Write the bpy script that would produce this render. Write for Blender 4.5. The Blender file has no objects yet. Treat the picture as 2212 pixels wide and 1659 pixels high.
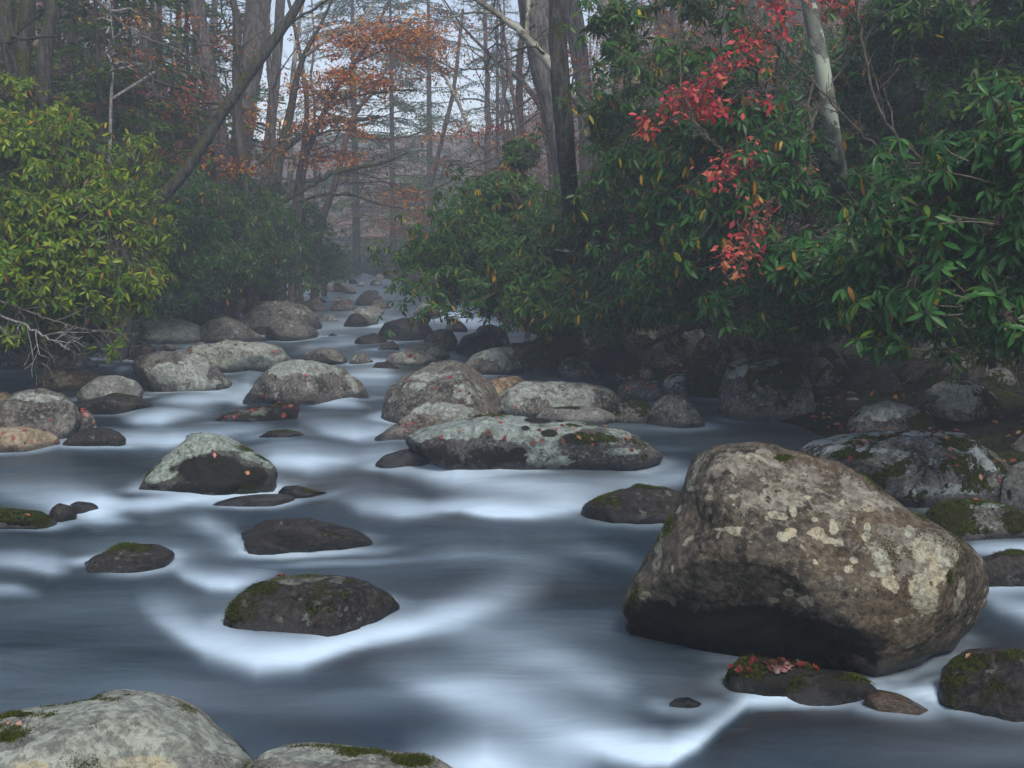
import bpy, math, random
import numpy as np
from mathutils import Vector, Matrix

# ------------------------------------------------------------------ camera, world, sun, exposure
SC = bpy.context.scene
FPX = 2372.0            # focal length in units of a 2212 x 1659 frame
CAMZ = 1.8
PITCH = math.atan(299.5 / FPX)
cam_data = bpy.data.cameras.new('camera')
cam = bpy.data.objects.new('camera', cam_data)
SC.collection.objects.link(cam)
cam.location = (0, 0, CAMZ)
cam.rotation_euler = (math.pi / 2 - PITCH, 0, 0)
cam_data.sensor_width = 36.0
cam_data.lens = 36.0 * FPX / 2212.0
cam_data.clip_start = 0.05
cam_data.clip_end = 1500
SC.camera = cam

SUN_EL, SUN_AZ = math.radians(54), math.radians(160)     # azimuth clockwise from +Y
world = bpy.data.worlds.new('World')
SC.world = world
world.use_nodes = True
wn, wl = world.node_tree.nodes, world.node_tree.links
bg = wn['Background']
sky = wn.new('ShaderNodeTexSky')
sky.sky_type = 'NISHITA'
sky.sun_disc = False
sky.sun_elevation = SUN_EL
sky.sun_rotation = SUN_AZ
sky.dust_density = 1.5
hs = wn.new('ShaderNodeHueSaturation')
wl.new(sky.outputs[0], hs.inputs['Color'])
# mist whitens and brightens the sky towards the horizon, the same all round
tcw = wn.new('ShaderNodeTexCoord'); spw = wn.new('ShaderNodeSeparateXYZ'); wl.new(tcw.outputs['Generated'], spw.inputs[0])
def _mr(lo, hi, a_, b_):
    n_ = wn.new('ShaderNodeMapRange'); n_.interpolation_type = 'SMOOTHSTEP'; wl.new(spw.outputs[2], n_.inputs[0])
    for k_, v_ in zip((1, 2, 3, 4), (lo, hi, a_, b_)): n_.inputs[k_].default_value = v_
    return n_.outputs[0]
wl.new(_mr(0.0, 0.5, 0.52, 1.0), hs.inputs['Saturation'])
wl.new(_mr(0.0, 0.5, 1.55, 1.0), hs.inputs['Value'])
wl.new(hs.outputs[0], bg.inputs[0])
bg.inputs[1].default_value = 0.10
sd = bpy.data.lights.new('sun', 'SUN')
sd.energy = 1.5
sd.angle = math.radians(18)
sd.color = (1.0, 0.95, 0.88)
sun = bpy.data.objects.new('sun', sd)
SC.collection.objects.link(sun)
sdir = Vector((math.sin(SUN_AZ) * math.cos(SUN_EL), math.cos(SUN_AZ) * math.cos(SUN_EL), math.sin(SUN_EL)))
sun.rotation_euler = sdir.to_track_quat('Z', 'Y').to_euler()
sun.location = (0, 0, 40)
SC.view_settings.view_transform = 'Standard'
SC.view_settings.look = 'None'
SC.view_settings.gamma = 1.0
SC.view_settings.use_curve_mapping = False
SC.view_settings.exposure = 1.02
cy = SC.cycles
cy.max_bounces = 5
cy.diffuse_bounces = 3
cy.glossy_bounces = 2
cy.transmission_bounces = 3
cy.volume_bounces = 3
cy.transparent_max_bounces = 4
cy.use_denoising = True
cy.caustics_reflective = False
cy.caustics_refractive = False
cy.sample_clamp_indirect = 4.0
HAZE = 0.0061

# ------------------------------------------------------------------ geometry of the view and of the valley
CP, SP = math.cos(PITCH), math.sin(PITCH)
FWD = np.array([0.0, CP, -SP]); UPV = np.array([0.0, SP, CP]); RGT = np.array([1.0, 0.0, 0.0])
CAMP = np.array([0.0, 0.0, CAMZ])

def ray(u, v):
    return FWD + RGT * (u - 1106) / FPX + UPV * (829.5 - v) / FPX

def P(u, v, d):
    """the place d metres ahead of the camera that the photograph shows at (u, v)"""
    return CAMP + ray(u, v) * d

def proj(p):
    q = np.asarray(p) - CAMP
    d = q @ FWD
    d = np.where(d < 0.05, 0.05, d)
    return 1106 + FPX * (q @ RGT) / d, 829.5 - FPX * (q @ UPV) / d, d

def wlevel(y):
    return 0.010 * (np.asarray(y, float) - 4.0)

def G(u, v):
    r = ray(u, v)
    t = (CAMZ + 0.04) / (0.010 * r[1] - r[2])
    return CAMP + r * t

def hash3(ix, iy, iz, seed):
    n = (ix.astype(np.int64) * 73856093) ^ (iy.astype(np.int64) * 19349663) ^ (iz.astype(np.int64) * 83492791) ^ (seed * 2654435761)
    n = (n ^ (n >> 13)) * 1274126177
    n = n & 0xFFFFFFFF
    n = (n ^ (n >> 16)) * 2246822519 & 0xFFFFFFFF
    return ((n ^ (n >> 15)) & 0xFFFFFF) / float(0xFFFFFF)

def vnoise(p, seed=0):
    i = np.floor(p).astype(np.int64); f = p - i
    f = f * f * (3 - 2 * f)
    out = 0
    for dx in (0, 1):
        wx = f[:, 0] if dx else 1 - f[:, 0]
        for dy in (0, 1):
            wy = f[:, 1] if dy else 1 - f[:, 1]
            for dz in (0, 1):
                wz = f[:, 2] if dz else 1 - f[:, 2]
                out = out + wx * wy * wz * hash3(i[:, 0] + dx, i[:, 1] + dy, i[:, 2] + dz, seed)
    return out * 2 - 1

def fbm(p, oct=4, seed=0, gain=0.5):
    a, s, t = 1.0, 0.0, 0.0
    q = np.array(p, float)
    for k in range(oct):
        s = s + a * vnoise(q, seed + k * 17); t += a
        q = q * 2.03 + 11.7; a *= gain
    return s / t

LEFT = np.array([(-30, -7), (0, -6), (6, -6.5), (15, -7.2), (19, -7.2), (30, -8.3), (42, -8.6), (48, -9.4), (55, -11.0), (70, -15.5), (90, -22), (140, -38)], float)
RIGHT = np.array([(-30, 6), (0, 4.6), (5, 4.3), (7.3, 3.7), (9, 3.15), (10.5, 2.75), (13, 2.1), (18, 0.9), (24, -0.4), (38, -3.4), (46, -5.2), (55, -7.8), (70, -12), (90, -18), (140, -34)], float)

def terrain_z(x, y):
    x = np.asarray(x, float); y = np.asarray(y, float)
    l = np.interp(y, LEFT[:, 0], LEFT[:, 1]); r = np.interp(y, RIGHT[:, 0], RIGHT[:, 1])
    d = np.maximum(l - x, x - r)                      # > 0 outside the channel
    w = wlevel(y)
    dd = np.maximum(d, 0)
    dv = np.where(y > 42, np.maximum(l - x, x + 3.5), d)
    dv = np.where(y > 42, np.minimum(dd, np.maximum(dv, 0)), np.maximum(dv, 0))
    bank = 0.02 + 0.10 * np.minimum(dd, 3.0) + 0.03 * dd + np.where(x < l, 0.62, 0.48) * np.maximum(dv - 3.0, 0) ** 1.02
    bank = np.where(bank > 22, 22 + (bank - 22) * 0.15, bank)
    bed = 0.02 - 0.55 * (1 - np.exp(np.minimum(d, 0) / 0.9))
    z = w + np.where(d > 0, bank, bed)
    pts = np.stack([x.ravel() * 0.35, y.ravel() * 0.35, np.zeros(x.size)], 1)
    n = fbm(pts, 4, 5).reshape(x.shape)
    z = z + n * np.clip(dd * 0.25, 0.05, 1.2)
    far = np.maximum(y - 95, 0)
    return z + 0.28 * far ** 0.98

# ------------------------------------------------------------------ object helpers
COL = SC.collection

def new_mesh(name, verts, faces_idx, face_sizes, attrs=None, smooth=False):
    me = bpy.data.meshes.new(name)
    verts = np.ascontiguousarray(verts, dtype=np.float32)
    faces_idx = np.ascontiguousarray(faces_idx, dtype=np.int32).ravel()
    face_sizes = np.ascontiguousarray(face_sizes, dtype=np.int32)
    me.vertices.add(len(verts)); me.vertices.foreach_set('co', verts.ravel())
    me.loops.add(len(faces_idx)); me.loops.foreach_set('vertex_index', faces_idx)
    me.polygons.add(len(face_sizes))
    st = np.zeros(len(face_sizes), np.int32); st[1:] = np.cumsum(face_sizes)[:-1]
    me.polygons.foreach_set('loop_start', st)
    if smooth:
        me.polygons.foreach_set('use_smooth', np.ones(len(face_sizes), bool))
    for k, a in (attrs or {}).items():
        a = np.asarray(a, np.float32)
        if a.ndim == 2:
            at = me.attributes.new(k, 'FLOAT_COLOR', 'POINT')
            c = np.ones((len(a), 4), np.float32); c[:, :a.shape[1]] = a
            at.data.foreach_set('color', c.ravel())
        else:
            at = me.attributes.new(k, 'FLOAT', 'POINT'); at.data.foreach_set('value', a)
    me.update(calc_edges=True)
    return me

def link(name, me, mat=None, parent=None, loc=None):
    o = bpy.data.objects.new(name, me)
    COL.objects.link(o)
    if mat is not None and me is not None and len(me.materials) == 0:
        me.materials.append(mat)
    if parent is not None:
        o.parent = parent
    if loc is not None:
        o.location = loc
    return o

def tag(o, label=None, cat=None, group=None, kind=None):
    if label: o['label'] = label
    if cat: o['category'] = cat
    if group: o['group'] = group
    if kind: o['kind'] = kind
    return o

def empty(name, loc):
    o = bpy.data.objects.new(name, None)
    COL.objects.link(o); o.location = loc
    o.empty_display_size = 0.3
    return o

class Tubes:
    """collects tapered tubes along polylines"""
    def __init__(s, k=5):
        s.k = k; s.v = []; s.f = []; s.n = 0; s.at = []
    def add(s, pts, rad, k=None, bump=0.0, seed=0, cap=True):
        k = k or s.k
        pts = np.asarray(pts, float); n = len(pts)
        rad = np.broadcast_to(np.asarray(rad, float), (n,))
        t = np.gradient(pts, axis=0); t /= np.linalg.norm(t, axis=1)[:, None] + 1e-9
        ref = np.array([0.31, 0.95, 0.1]) if abs(t[:, 2]).mean() > 0.5 else np.array([0.05, 0.1, 1.0])
        a = np.cross(t, ref); a /= np.linalg.norm(a, axis=1)[:, None] + 1e-9
        b = np.cross(t, a)
        th = np.arange(k) * 2 * math.pi / k
        ring = a[:, None, :] * np.cos(th)[None, :, None] + b[:, None, :] * np.sin(th)[None, :, None]
        r = np.repeat(rad[:, None], k, 1)
        if bump > 0:
            q = (pts[:, None, :] + ring * rad[:, None, None]).reshape(-1, 3)
            nz = fbm(q * np.array([5.0, 5.0, 1.2]) + seed, 3, 31).reshape(n, k) + 0.6 * fbm(q * np.array([18., 18., 3.5]) + seed, 2, 37).reshape(n, k)
            r = r * (1 + bump * nz)
        v = (pts[:, None, :] + ring * r[:, :, None]).reshape(-1, 3)
        i = np.arange(n - 1)[:, None] * k; j = np.arange(k)[None, :]; j2 = (j + 1) % k
        f = np.stack([i + j, i + j2, i + k + j2, i + k + j], -1).reshape(-1, 4) + s.n
        s.v.append(v); s.f.append(f); s.n += len(v)
        return s
    def mesh(s, name, smooth=True):
        v = np.concatenate(s.v); f = np.concatenate(s.f)
        return new_mesh(name, v, f, np.full(len(f), 4), smooth=smooth)

# leaf templates: x along the leaf, z up; unit length
def leaf_tpl(width=0.27, droop=0.12, fold=0.05, seg=2):
    xs = [0.32, 0.68] if seg == 2 else [0.5]
    v = [(0, 0, 0)]
    for x in xs:
        w = width * 0.5 * (1.0 if x < 0.6 else 0.92)
        z = -droop * x * x
        v += [(x, w, z + fold), (x, 0, z), (x, -w, z + fold)]
    v.append((1, 0, -droop))
    f = [(0, 2, 1), (0, 3, 2)]
    if seg == 2:
        f += [(1, 2, 5), (1, 5, 4), (2, 3, 6), (2, 6, 5), (4, 5, 7), (5, 6, 7)]
    else:
        f += [(1, 2, 4), (2, 3, 4)]
    return np.array(v, float), np.array(f, int)

LEAF_HI = leaf_tpl(0.27, 0.14, 0.04, 2)
LEAF_LO = leaf_tpl(0.27, 0.12, 0.04, 1)
LEAF_OVAL = leaf_tpl(0.52, 0.16, 0.05, 1)
# a lobed maple-like leaf, unit length
def lobed_tpl():
    ang = [0, 22, 40, 62, 85, 112, 140]
    rad = [1.0, 0.55, 0.86, 0.42, 0.70, 0.36, 0.42]
    pts = [(-0.35, 0, 0.0)]
    ring = []
    for a, r in zip(ang, rad):
        ring.append((a, r))
    full = [( -a, r) for a, r in ring[::-1]] + ring[1:]
    v = [(0.32, 0, 0)]
    for a, r in full:
        t = math.radians(a)
        v.append((0.32 + 0.66 * r * math.cos(t), 0.66 * r * math.sin(t), 0.10 * r * r * (1 if a % 40 else 0.2)))
    f = [(0, i, i + 1) for i in range(1, len(v) - 1)]
    f.append((0, len(v) - 1, 1))
    return np.array(v, float), np.array(f, int)
LEAF_LOBED = lobed_tpl()

def leaves_mesh(name, tpl, pos, xdir, nrm, size, col, smooth=False):
    """pos Nx3, xdir Nx3 along leaf, nrm Nx3 roughly up, size N, col Nx3"""
    tv, tf = tpl
    x = xdir / (np.linalg.norm(xdir, axis=1)[:, None] + 1e-9)
    y = np.cross(nrm, x); y /= np.linalg.norm(y, axis=1)[:, None] + 1e-9
    z = np.cross(x, y)
    R = np.stack([x, y, z], 1)                     # N,3(axis),3
    V = np.einsum('mk,nkc->nmc', tv, R) * size[:, None, None] + pos[:, None, :]
    F = tf[None] + (np.arange(len(pos)) * len(tv))[:, None, None]
    C = np.repeat(col, len(tv), 0)
    return new_mesh(name, V.reshape(-1, 3), F.reshape(-1, 3), np.full(F.shape[0] * F.shape[1], 3), {'Col': C}, smooth)

# ------------------------------------------------------------------ materials
def nodemat(name):
    m = bpy.data.materials.new(name); m.use_nodes = True
    nt = m.node_tree; nt.nodes.clear()
    return m, nt, nt.nodes, nt.links

class NB:
    def __init__(s, nt): s.n, s.l = nt.nodes, nt.links
    def inp(s, node, key, val):
        if val is None: return
        if isinstance(val, bpy.types.NodeSocket): s.l.new(val, node.inputs[key])
        else:
            if isinstance(val, tuple) and len(val) == 3 and node.inputs[key].type == 'RGBA': val = val + (1.0,)
            node.inputs[key].default_value = val
    def noise(s, vec, scale, detail=4, rough=0.55, dist=0.0):
        n = s.n.new('ShaderNodeTexNoise'); s.inp(n, 'Vector', vec); s.inp(n, 'Scale', scale)
        s.inp(n, 'Detail', detail); s.inp(n, 'Roughness', rough); s.inp(n, 'Distortion', dist)
        return n.outputs['Fac']
    def voro(s, vec, scale, feature='F1', rnd=1.0):
        n = s.n.new('ShaderNodeTexVoronoi'); n.feature = feature; s.inp(n, 'Vector', vec); s.inp(n, 'Scale', scale); s.inp(n, 'Randomness', rnd)
        return n
    def math(s, op, a, b=None, c=None, clamp=False):
        n = s.n.new('ShaderNodeMath'); n.operation = op; n.use_clamp = clamp
        s.inp(n, 0, a); s.inp(n, 1, b); s.inp(n, 2, c)
        return n.outputs[0]
    def ss(s, x, lo, hi):
        n = s.n.new('ShaderNodeMapRange'); n.interpolation_type = 'SMOOTHSTEP'
        s.inp(n, 0, x); s.inp(n, 1, lo); s.inp(n, 2, hi)
        return n.outputs[0]
    def mix(s, f, a, b):
        n = s.n.new('ShaderNodeMix'); n.data_type = 'RGBA'
        s.inp(n, 0, f); s.inp(n, 6, a); s.inp(n, 7, b)
        return n.outputs[2]
    def mixf(s, f, a, b):
        n = s.n.new('ShaderNodeMix'); n.data_type = 'FLOAT'
        s.inp(n, 0, f); s.inp(n, 2, a); s.inp(n, 3, b)
        return n.outputs[0]
    def attr(s, name, out='Fac'):
        n = s.n.new('ShaderNodeAttribute'); n.attribute_name = name
        return n.outputs[out]
    def objvec(s, scale=(1, 1, 1), rnd=True):
        tc = s.n.new('ShaderNodeTexCoord')
        mp = s.n.new('ShaderNodeMapping'); s.l.new(tc.outputs['Object'], mp.inputs['Vector'])
        mp.inputs['Scale'].default_value = scale
        if rnd:
            oi = s.n.new('ShaderNodeObjectInfo')
            m = s.n.new('ShaderNodeVectorMath'); m.operation = 'SCALE'
            cmb = s.n.new('ShaderNodeCombineXYZ')
            for i, k in enumerate((37.0, 53.0, 71.0)):
                s.l.new(s.math('MULTIPLY', oi.outputs['Random'], k), cmb.inputs[i])
            s.l.new(cmb.outputs[0], mp.inputs['Location'])
        return mp.outputs[0]
    def bump(s, h, strength=0.5, dist=0.02, normal=None):
        n = s.n.new('ShaderNodeBump'); s.inp(n, 'Height', h); s.inp(n, 'Strength', strength); s.inp(n, 'Distance', dist)
        if normal is not None: s.l.new(normal, n.inputs['Normal'])
        return n.outputs[0]
    def out(s, shader, volume=None):
        o = s.n.new('ShaderNodeOutputMaterial')
        if shader is not None: s.l.new(shader, o.inputs[0])
        if volume is not None: s.l.new(volume, o.inputs[1])
    def principled(s, col, rough=0.7, normal=None, spec=0.5, **kw):
        n = s.n.new('ShaderNodeBsdfPrincipled')
        s.inp(n, 'Base Color', col); s.inp(n, 'Roughness', rough); s.inp(n, 'Specular IOR Level', spec)
        if normal is not None: s.l.new(normal, n.inputs['Normal'])
        for k, v in kw.items(): s.inp(n, k, v)
        return n.outputs[0]

def mat_rock(name, rough0=0.78, spec0=0.25, dark=(0.036, 0.034, 0.031), mid=(0.165, 0.155, 0.135), lich=(0.36, 0.39, 0.35), lich_thr=0.585,
             lscale=3.2, moss=0.0, speck=0.5, warm=0.3, disc=0.0, discol=(0.42, 0.40, 0.28)):
    m, nt, N, L = nodemat(name); b = NB(nt)
    vec = b.objvec()
    big = b.noise(vec, 1.6, 5, 0.6)
    med = b.noise(vec, 6.0, 8, 0.68)
    fine = b.noise(vec, 34.0, 6, 0.7)
    vfine = b.noise(vec, 140.0, 3, 0.7)
    c = b.mix(b.ss(med, 0.36, 0.66), dark, mid)
    wcol = b.mix(b.ss(big, 0.45, 0.62), c, tuple(x * y for x, y in zip(mid, (1.05, 0.86, 0.68))))
    c = b.mix(warm, c, wcol)
    c = b.mix(b.math('MULTIPLY', b.ss(fine, 0.50, 0.62), speck), c, tuple(min(1, x * 1.9) for x in mid))
    c = b.mix(b.math('MULTIPLY', b.ss(fine, 0.46, 0.36), 0.75), c, tuple(x * 0.45 for x in dark))
    # lichen crust
    ln = b.noise(vec, lscale, 12, 0.72, 0.25)
    spot = b.attr('spot'); drk = b.attr('dark'); mos = b.attr('moss'); wet = b.attr('wet')
    lich_thr = 0.5 + (lich_thr - 0.5) * 1.8
    la = b.math('ADD', b.math('MULTIPLY_ADD', ln, 1.8, -0.4), b.math('MULTIPLY', spot, 0.62))
    la = b.math('SUBTRACT', la, b.math('MULTIPLY', drk, 0.6))
    lm = b.math('MULTIPLY', b.ss(la, lich_thr, lich_thr + 0.035), b.mixf(b.ss(fine, 0.38, 0.52), 0.45, 1.0))
    lvar = b.mix(b.ss(b.noise(vec, 14, 4, 0.6), 0.42, 0.6), lich, tuple(x * 0.62 for x in lich))
    c = b.mix(lm, c, lvar)
    fr = b.noise(vec, lscale * 4.5, 6, 0.65, 0.1)
    c = b.mix(b.math('MULTIPLY', b.ss(b.math('SUBTRACT', fr, b.math('MULTIPLY', drk, 0.3)), 0.60, 0.64), 0.8), c, tuple(x * 0.85 for x in lich))
    dm = None
    if disc > 0:
        wv = b.noise(vec, 9, 3, 0.6)
        vv = N.new('ShaderNodeVectorMath'); vv.operation = 'ADD'; L.new(vec, vv.inputs[0])
        cc = N.new('ShaderNodeCombineXYZ'); L.new(b.math('MULTIPLY', wv, 0.10), cc.inputs[0]); L.new(b.math('MULTIPLY', fine, 0.04), cc.inputs[2])
        L.new(cc.outputs[0], vv.inputs[1])
        vo = b.voro(vv.outputs[0], 9.0)
        r = b.math('MULTIPLY', N.new('ShaderNodeSeparateColor').outputs[0], 1.0)
        sep = N.new('ShaderNodeSeparateColor'); L.new(vo.outputs['Color'], sep.inputs[0])
        rad = b.math('MULTIPLY', b.math('SUBTRACT', sep.outputs[0], 1.0 - disc), 0.9)
        dm = b.ss(b.math('SUBTRACT', rad, vo.outputs['Distance']), 0.0, 0.05)
        dm = b.math('MULTIPLY', dm, b.mixf(b.ss(fine, 0.40, 0.5), 0.6, 1.0))
        c = b.mix(dm, c, discol)
    cr = b.attr('cream')
    cm = b.ss(b.math('ADD', cr, b.math('MULTIPLY', b.math('SUBTRACT', b.noise(vec, 16, 8, 0.7), 0.5), 2.0)), 0.50, 0.58)
    cm = b.math('MULTIPLY', cm, b.mixf(b.ss(fine, 0.38, 0.56), 0.35, 1.0))
    c = b.mix(cm, c, b.mix(b.ss(b.noise(vec, 7, 4, 0.6), 0.4, 0.6), (0.44, 0.39, 0.26), (0.38, 0.385, 0.30)))
    # dark patches; mostly painted shade on the great boulder and stones under it
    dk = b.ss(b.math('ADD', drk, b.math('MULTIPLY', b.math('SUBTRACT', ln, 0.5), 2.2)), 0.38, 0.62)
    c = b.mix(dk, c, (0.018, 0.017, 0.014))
    # cracks
    vc = b.voro(vec, 1.7, 'DISTANCE_TO_EDGE')
    geo = N.new('ShaderNodeNewGeometry')
    sepn = N.new('ShaderNodeSeparateXYZ'); L.new(geo.outputs['Normal'], sepn.inputs[0])
    mn = b.noise(vec, 4.2, 10, 0.7, 0.3)
    ma = b.math('ADD', b.math('ADD', b.math('MULTIPLY_ADD', mn, 2.8, -1.4), b.math('MULTIPLY', sepn.outputs[2], 0.12)), b.math('ADD', b.math('MULTIPLY', mos, 0.58), moss * 1.6 - 0.62))
    mm = b.ss(ma, 0.0, 0.05)
    mcol = b.mix(b.ss(b.noise(vec, 60, 3, 0.6), 0.35, 0.65), (0.010, 0.014, 0.004), (0.070, 0.085, 0.016))
    mcol = b.mix(b.ss(b.noise(vec, 5, 3, 0.6), 0.5, 0.7), mcol, (0.035, 0.028, 0.010))
    c = b.mix(mm, c, mcol)
    # wet band where the stream splashes
    wm = b.ss(b.math('ADD', wet, b.math('MULTIPLY', b.math('SUBTRACT', med, 0.5), 0.8)), 0.35, 0.75)
    gr = N.new('ShaderNodeMix'); gr.data_type = 'RGBA'; gr.blend_type = 'MULTIPLY'
    b.inp(gr, 0, wm); L.new(c, gr.inputs[6]); b.inp(gr, 7, (0.30, 0.30, 0.32))
    c = gr.outputs[2]
    h = b.math('ADD', b.math('MULTIPLY', med, 0.9), b.math('MULTIPLY', fine, 0.35))
    h = b.math('ADD', h, b.math('MULTIPLY', vfine, 0.12))
    h = b.math('ADD', h, b.math('MULTIPLY', lm, 0.10))
    h = b.math('ADD', h, b.math('MULTIPLY', mm, b.math('ADD', 0.3, b.math('MULTIPLY', b.noise(vec, 90, 3, 0.7), 0.9))))
    sc = N.new('ShaderNodeMix'); sc.data_type = 'RGBA'; sc.blend_type = 'MULTIPLY'; b.inp(sc, 0, 1.0); L.new(c, sc.inputs[6]); b.inp(sc, 7, (0.92, 0.90, 0.86)); c = sc.outputs[2]
    nrm = b.bump(h, 1.0, 0.03)
    rg = b.mixf(wm, b.mixf(mm, rough0, 0.95), 0.30)
    b.out(b.principled(c, rg, nrm, b.mixf(mm, b.mixf(dk, b.mixf(wm, spec0, 0.5), 0.15), 0.05)))
    return m

def mat_leaf(name, rough=0.38, trans=0.22, spec=0.5, jitter=True):
    m, nt, N, L = nodemat(name); b = NB(nt)
    c = b.attr('Col', 'Color')
    oi = N.new('ShaderNodeObjectInfo')
    p = b.principled(c, rough, None, spec)
    t = N.new('ShaderNodeBsdfTranslucent'); L.new(c, t.inputs[0])
    mx = N.new('ShaderNodeMixShader'); mx.inputs[0].default_value = trans
    L.new(p, mx.inputs[1]); L.new(t.outputs[0], mx.inputs[2])
    b.out(mx.outputs[0])
    return m

def mat_bark(name, c1, c2, moss=0.0, pale=0.0, palecol=(0.42, 0.44, 0.38), furrow=1.0, vs=(9, 9, 1.6)):
    m, nt, N, L = nodemat(name); b = NB(nt)
    v = b.objvec(vs); v1 = b.objvec((1, 1, 1))
    n1 = b.noise(v, 2.2, 8, 0.75, 0.5); n2 = b.noise(v1, 3.0, 8, 0.65, 0.2); n3 = b.noise(v1, 40, 4, 0.7)
    c = b.mix(b.ss(n1, 0.43, 0.58), c1, c2)
    c = b.mix(b.math('MULTIPLY', b.ss(n3, 0.5, 0.65), 0.4), c, tuple(min(1, x * 1.6) for x in c2))
    if pale > 0:
        pm = b.ss(b.math('ADD', n2, pale - 0.5), 0.5, 0.525)
        c = b.mix(pm, c, palecol)
    if moss > 0:
        geo = N.new('ShaderNodeNewGeometry'); sp = N.new('ShaderNodeSeparateXYZ'); L.new(geo.outputs['Normal'], sp.inputs[0])
        mm = b.ss(b.math('ADD', b.math('ADD', b.noise(v1, 2.2, 8, 0.7), b.math('MULTIPLY', sp.outputs[2], 0.12)), moss - 0.5), 0.5, 0.6)
        mc = b.mix(b.ss(n3, 0.35, 0.65), (0.014, 0.017, 0.004), (0.085, 0.09, 0.015))
        c = b.mix(mm, c, mc)
    nrm = b.bump(b.math('ADD', b.math('MULTIPLY', n1, 1.0), b.math('MULTIPLY', n3, 0.25)), 0.9 * furrow, 0.03)
    b.out(b.principled(c, 0.9, nrm, 0.2))
    return m

M = {}
M['grey'] = mat_rock('rock_grey_lichen', lich_thr=0.59, moss=0.03)
M['pale'] = mat_rock('rock_pale', dark=(0.10, 0.10, 0.095), mid=(0.24, 0.24, 0.215), lich=(0.38, 0.41, 0.35), lich_thr=0.53, lscale=2.2, warm=0.25, speck=0.3, moss=0.02)
M['dark'] = mat_rock('rock_dark_wet', 0.52, 0.24, dark=(0.008, 0.0075, 0.007), mid=(0.034, 0.028, 0.024), lich=(0.15, 0.16, 0.13), lich_thr=0.62, speck=0.7, moss=0.10)
M['mossy'] = mat_rock('rock_mossy', dark=(0.03, 0.03, 0.03), mid=(0.14, 0.135, 0.125), lich=(0.33, 0.37, 0.36), lich_thr=0.60, moss=0.20)
M['cap'] = mat_rock('rock_lichen_cap', dark=(0.025, 0.024, 0.022), mid=(0.09, 0.09, 0.08), lich=(0.34, 0.40, 0.34), lich_thr=0.62, lscale=4.0, moss=0.02)
M['hero'] = mat_rock('rock_green_lichen', dark=(0.028, 0.027, 0.028), mid=(0.105, 0.10, 0.098), lich=(0.34, 0.40, 0.36), lich_thr=0.66, lscale=5.5, moss=0.0, warm=0.2)
M['big'] = mat_rock('rock_freckled', dark=(0.028, 0.025, 0.019), mid=(0.125, 0.106, 0.078), lich=(0.32, 0.295, 0.235), lich_thr=0.61, lscale=7.0, warm=0.5, disc=0.34, discol=(0.30, 0.29, 0.22), moss=0.0)
M['tan'] = mat_rock('rock_tan_lichen', dark=(0.05, 0.04, 0.03), mid=(0.22, 0.16, 0.10), lich=(0.40, 0.33, 0.22), lich_thr=0.54, warm=0.8)
M['leaf'] = mat_leaf('leaf_glossy', 0.34, 0.34, 0.24)
M['thinleaf'] = mat_leaf('leaf_thin', 0.6, 0.38, 0.25)
M['needle'] = mat_leaf('hemlock_needles', 0.6, 0.34, 0.2)
M['litter'] = mat_leaf('fallen_leaf_skin', 0.45, 0.1, 0.5)
M['bark_grey'] = mat_bark('bark_grey', (0.045, 0.038, 0.032), (0.17, 0.15, 0.135), moss=0.38)
M['bark_brown'] = mat_bark('bark_brown', (0.045, 0.035, 0.028), (0.14, 0.115, 0.09), moss=0.42)
M['bark_moss'] = mat_bark('bark_mossy', (0.022, 0.020, 0.017), (0.085, 0.08, 0.068), moss=0.50)
M['bark_pink'] = mat_bark('bark_reddish', (0.09, 0.065, 0.055), (0.21, 0.16, 0.13))
M['bark_pale'] = mat_bark('bark_pale_mottled', (0.07, 0.075, 0.06), (0.15, 0.16, 0.13), pale=0.475, palecol=(0.36, 0.40, 0.31), furrow=0.3, vs=(2, 2, 1))
M['bark_birch'] = mat_bark('bark_pale_branch', (0.10, 0.095, 0.07), (0.26, 0.25, 0.20), pale=0.5, moss=0.42, palecol=(0.36, 0.35, 0.28), furrow=0.6, vs=(5, 5, 5))
M['twig'] = mat_bark('twig_bark', (0.04, 0.033, 0.028), (0.15, 0.13, 0.11), furrow=0.3)
M['twig_pale'] = mat_bark('twig_bark_pale', (0.12, 0.11, 0.095), (0.30, 0.28, 0.25), furrow=0.3)

def mat_ground():
    m, nt, N, L = nodemat('forest_floor'); b = NB(nt)
    v = b.objvec((1, 1, 1), False)
    vo = b.voro(v, 14.0); sep = N.new('ShaderNodeSeparateColor'); L.new(vo.outputs['Color'], sep.inputs[0])
    c = b.mix(sep.outputs[0], (0.06, 0.026, 0.010), (0.26, 0.115, 0.040))
    c = b.mix(b.ss(sep.outputs[1], 0.8, 0.9), c, (0.30, 0.13, 0.04))
    n = b.noise(v, 0.7, 6, 0.6)
    c = b.mix(b.ss(n, 0.52, 0.62), c, (0.02, 0.026, 0.008))
    # bank mud, stones and moss close to the stream
    ed = b.attr('edge')
    mud = b.mix(b.ss(b.noise(v, 3.5, 6, 0.65), 0.42, 0.6), (0.016, 0.012, 0.008), (0.024, 0.030, 0.008))
    c = b.mix(ed, c, mud)
    h = b.math('ADD', vo.outputs['Distance'], b.noise(v, 9, 6, 0.7))
    b.out(b.principled(c, 0.92, b.bump(h, 1.0, 0.06), 0.15))
    return m
M['ground'] = mat_ground()

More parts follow.
